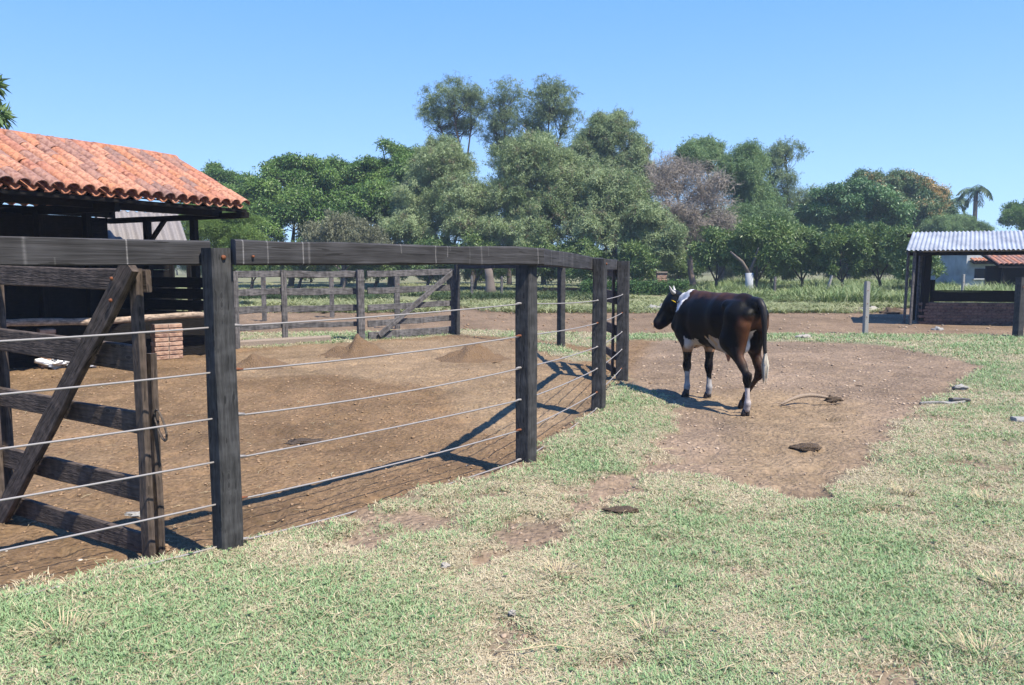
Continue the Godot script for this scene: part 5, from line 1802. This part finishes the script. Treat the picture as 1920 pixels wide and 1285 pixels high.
# kind, look, foot of the trunk, lobes of the crown [x, y, half width, half height], label, category, group
const TREES := [
	["leafy_tree", "big", Vector3(-14.8, 0, -20.0), [[1.4,5.9,0.7,0.4], [1.3,5.2,0.8,0.4], [0.2,5.5,1.2,1.0]], "large leafed tree at the left edge, two branch tips showing above the tiled barn", "tree", ""],
	["dark_tree", "broad", Vector3(-23.2, 0, -64.0), [[-0.1,8.2,1.8,1.3], [1.7,7.3,1.7,1.4], [-1.4,7.0,1.7,2.0], [0.7,5.7,3.1,2.2]], "dark green tree farthest back just right of the tiled barn roof", "tree", "trees behind the corral"],
	["feathery_bush", "fine", Vector3(-10.8, 0, -30.0), [[-0.1,2.5,1.3,1.1], [-0.9,2.7,0.9,1.0], [0.9,2.1,0.9,0.8], [0.4,3.1,0.9,0.6]], "bright green feathery bush right behind the barn corner post", "bush", ""],
	["broadleaf_tree", "broad", Vector3(-14.7, 0, -52.0), [[0.2,7.2,2.4,1.6], [-1.4,5.9,1.5,1.6], [1.9,6.5,1.7,1.7], [0.7,4.7,2.6,1.8], [-1.0,3.5,1.8,1.4], [2.5,4.2,1.6,1.6]], "broad glossy green tree left of the tree line, its round crown nearest the barn", "tree", "trees behind the corral"],
	["broadleaf_tree", "broad", Vector3(-12.3, 0, -57.0), [[-0.2,7.9,1.4,1.3], [-0.0,5.8,2.1,2.0], [0.3,3.9,1.9,1.8]], "lower glossy green tree between the round crown by the barn and the tall green dome", "tree", "trees behind the corral"],
	["broadleaf_tree", "broad", Vector3(-8.5, 0, -55.0), [[0.6,8.7,2.1,1.4], [-1.2,7.3,1.8,1.5], [1.7,7.5,1.7,2.0], [-0.6,5.1,2.6,2.1], [1.4,5.1,2.3,1.7]], "glossy green tree with the highest green dome, left of the grey thorn trees", "tree", "trees behind the corral"],
	["dry_bush", "dry", Vector3(-9.7, 0, -45.0), [[-0.1,3.0,2.4,1.4], [-1.4,2.6,1.4,1.1], [1.5,2.7,1.4,1.1]], "olive dry bush with bare pale twigs under the glossy green trees", "bush", ""],
	["thorn_tree", "grey", Vector3(-3.9, 0, -50.0), [[-0.2,7.4,2.4,1.6], [-1.6,5.5,2.1,1.9], [0.8,5.1,2.6,2.0], [-2.2,3.5,1.9,1.4], [1.6,3.5,2.4,1.4], [-0.5,8.6,1.5,0.9]], "wide grey green thorn tree with drooping crown under the tall umbrella tree", "tree", "thorn trees in the middle of the tree line"],
	["umbrella_tree", "thin", Vector3(-2.8, 0, -58.0), [[-1.5,13.3,2.3,1.3], [-2.6,12.1,1.4,1.1], [-0.1,12.5,1.2,1.6], [-1.2,11.5,1.6,0.7]], "tall thin umbrella crowned thorn tree leaning left with its bare dark trunk against the sky", "tree", "thorn trees in the middle of the tree line"],
	["umbrella_tree", "thin", Vector3(-0.2, 0, -59.0), [[-0.4,13.4,1.4,1.6], [-0.7,11.4,1.5,1.6], [0.1,9.9,1.6,1.2]], "tall slim thorn tree just right of the leaning umbrella tree", "tree", "thorn trees in the middle of the tree line"],
	["umbrella_tree", "thin", Vector3(2.3, 0, -57.0), [[0.4,13.2,1.9,1.4], [-0.8,11.6,1.7,1.4], [1.4,11.9,1.1,1.3], [-0.4,9.8,1.8,1.1]], "tallest thorn tree with a loose open crown in the centre of the tree line", "tree", "thorn trees in the middle of the tree line"],
	["thorn_tree", "grey", Vector3(7.0, 0, -54.0), [[-0.4,10.3,2.1,1.6], [1.0,8.6,1.4,1.5], [-1.7,9.0,1.7,1.7], [-0.1,7.6,2.3,1.5], [1.5,6.8,1.3,1.8]], "thorn tree with a rounded top to the right of the tallest open crown", "tree", "thorn trees in the middle of the tree line"],
	["thorn_tree", "grey", Vector3(0.8, 0, -48.0), [[0.5,7.3,2.7,2.0], [-0.8,5.0,2.3,2.0], [1.5,4.3,2.4,1.9], [-0.3,3.1,2.4,1.3], [2.4,6.4,1.6,2.0]], "massive grey green thorn tree filling the middle of the tree line above the corral rail", "tree", "thorn trees in the middle of the tree line"],
	["thorn_tree", "grey", Vector3(6.0, 0, -46.0), [[-1.8,5.8,1.9,2.0], [-0.1,5.3,2.3,1.9], [-1.0,3.4,2.6,1.4], [1.2,3.8,1.8,1.4], [1.7,2.3,1.6,1.1], [2.6,2.8,1.2,1.3]], "spreading olive thorn tree whose low drooping boughs hang above the cow's head", "tree", "thorn trees in the middle of the tree line"],
	["bare_tree", "bare", Vector3(11.4, 0, -49.0), [[-1.3,7.0,2.0,1.4], [0.1,5.3,1.9,1.9], [0.9,3.8,1.5,1.3], [-2.2,6.3,1.3,1.5], [-0.9,3.9,1.6,1.5], [-2.1,4.4,1.2,1.3]], "leafless pinkish brown tree with fine bare twigs above the cow", "tree", ""],
	["pale_tree", "grey2", Vector3(15.5, 0, -58.0), [[-1.1,9.6,1.7,1.4], [-2.6,9.1,1.5,1.1], [0.5,7.6,1.9,2.3], [1.8,5.9,1.9,2.4], [1.4,8.7,1.5,1.5], [2.3,4.3,1.8,1.6], [-0.3,4.1,2.5,1.8], [-2.5,3.7,2.4,1.6]], "light green soft crowned tree behind the leafless brown tree", "tree", "trees behind the cow"],
	["umbrella_tree", "thin", Vector3(21.6, 0, -62.0), [[-0.1,10.3,1.6,1.0], [-1.3,9.2,1.4,1.4], [-0.3,7.8,1.2,1.1], [1.2,6.2,1.9,1.4], [-0.9,5.6,1.7,1.7], [0.2,4.3,2.1,1.5]], "slender dark thorn tree with a small flat top left of the mango trees", "tree", "trees behind the cow"],
	["orchard_tree", "citrus", Vector3(10.7, 0, -41.0), [[0.0,2.5,1.3,1.0], [-0.7,2.1,0.8,0.7], [0.7,2.2,1.0,0.7]], "small dark green orchard tree above the cow's back, leftmost of its row", "tree", "row of orchard trees"],
	["orchard_tree", "citrus", Vector3(12.5, 0, -40.0), [[-0.0,2.8,1.6,1.1], [-0.6,1.9,1.1,0.7], [0.7,2.1,1.1,0.8]], "small orchard tree with a whitewashed trunk behind the cow's rump", "tree", "row of orchard trees"],
	["orchard_tree", "citrus", Vector3(16.0, 0, -43.0), [[-0.3,2.7,1.6,1.2], [0.6,2.0,1.2,0.9], [-0.8,1.8,1.1,0.8]], "small bushy orchard tree just right of the one with the whitewashed trunk", "tree", "row of orchard trees"],
	["orchard_tree", "citrus", Vector3(17.8, 0, -42.0), [[-0.3,2.5,1.4,1.1], [0.5,1.9,1.1,0.9], [-1.0,1.7,0.9,0.7]], "small orchard tree behind the leaning fence post", "tree", "row of orchard trees"],
	["orchard_tree", "citrus", Vector3(20.7, 0, -44.0), [[-0.3,2.7,1.6,1.3], [-0.9,1.7,1.2,0.8], [0.6,1.9,1.2,0.9]], "small orchard tree behind the pale concrete post", "tree", "row of orchard trees"],
	["orchard_tree", "citrus", Vector3(20.4, 0, -40.0), [[-0.3,2.3,1.3,1.1], [0.5,1.7,1.0,0.8], [-0.5,1.5,0.8,0.7]], "small orchard tree beside the left end of the metal roofed shed", "tree", "row of orchard trees"],
	["orchard_tree", "citrus", Vector3(28.9, 0, -52.0), [[-0.3,1.7,1.5,0.9], [1.1,1.8,1.2,0.8], [-1.2,2.1,1.3,1.1]], "low green tree seen under the metal shed roof", "tree", "row of orchard trees"],
	["mango_tree", "mango", Vector3(25.8, 0, -60.0), [[-0.3,5.7,3.5,1.9], [-2.3,5.1,1.8,1.5], [2.1,4.8,1.8,1.5], [-0.2,4.1,3.8,1.2]], "dense dark blue green mango tree in front of the flowering one", "tree", "mango trees on the right"],
	["flowering_mango_tree", "mangof", Vector3(35.9, 0, -72.0), [[-1.0,8.0,3.5,2.0], [-3.4,8.6,2.1,1.4], [1.4,6.9,2.1,2.1], [1.2,5.6,2.4,2.0], [-4.5,7.5,1.5,1.6], [-1.8,5.7,3.4,2.0]], "dense mango tree with orange flowering tips behind the dark blue green one", "tree", "mango trees on the right"],
	["pale_tree", "grey2", Vector3(39.0, 0, -68.0), [[-0.5,5.0,2.1,1.1], [-2.8,4.6,1.9,1.2], [1.5,4.5,1.4,0.7]], "pale feathery low tree in front of the two palms", "tree", "trees behind the cow"],
	["dark_tree", "broad", Vector3(49.4, 0, -75.0), [[-1.7,5.7,1.9,1.2], [-0.3,6.5,2.0,1.3], [1.3,5.4,2.6,2.0], [-0.4,4.6,2.6,1.1]], "dark round tree at the right edge above the metal roof", "tree", "trees behind the corral"],
	["understory_bush", "citrus", Vector3(-13.4, 0, -40.0), [[0.1,1.8,1.2,1.1], [0.7,1.7,1.0,0.9]], "low bush nearest the barn under the dark green tree", "bush", "bushes under the tree line"],
	["understory_bush", "citrus", Vector3(-13.1, 0, -48.0), [[0.1,1.8,1.8,1.1], [1.0,1.6,1.6,0.9]], "low bush under the round glossy green tree", "bush", "bushes under the tree line"],
	["understory_bush", "citrus", Vector3(-8.3, 0, -47.0), [[0.0,1.8,1.9,1.2], [1.1,1.6,1.6,0.9]], "low bush between the dry bush and the wide thorn tree", "bush", "bushes under the tree line"],
	["understory_bush", "citrus", Vector3(-5.0, 0, -46.0), [[0.0,1.9,1.8,1.4], [1.0,1.8,1.5,1.1]], "low dark bush under the drooping thorn tree above the braced gate", "bush", "bushes under the tree line"],
	["understory_bush", "citrus", Vector3(-2.2, 0, -45.0), [[0.0,1.9,1.6,1.3], [0.9,1.7,1.4,1.0]], "low dark bush left of the pale broken stump", "bush", "bushes under the tree line"],
	["understory_bush", "citrus", Vector3(1.2, 0, -45.0), [[-0.0,1.8,1.7,1.2], [0.9,1.6,1.5,1.0]], "low dark bush above the corner post under the massive thorn tree", "bush", "bushes under the tree line"],
	["understory_bush", "citrus", Vector3(3.9, 0, -44.0), [[-0.0,1.7,1.7,1.2], [0.9,1.5,1.4,1.0]], "low dark bush above the two near right posts", "bush", "bushes under the tree line"],
	["understory_bush", "citrus", Vector3(6.5, 0, -43.0), [[-0.0,1.6,1.3,1.0], [0.6,1.4,1.1,0.8]], "low bush beside the brick gatepost", "bush", "bushes under the tree line"],
	["understory_bush", "citrus", Vector3(11.0, 0, -52.0), [[-0.1,1.6,1.3,1.0], [0.7,1.4,1.1,0.8]], "low bush right of the brick gatepost, far back", "bush", "bushes under the tree line"],
	["understory_bush", "citrus", Vector3(16.4, 0, -50.0), [[-0.1,1.6,2.3,1.0], [1.1,1.4,1.9,0.8]], "low bush behind the orchard trunks", "bush", "bushes under the tree line"],
]
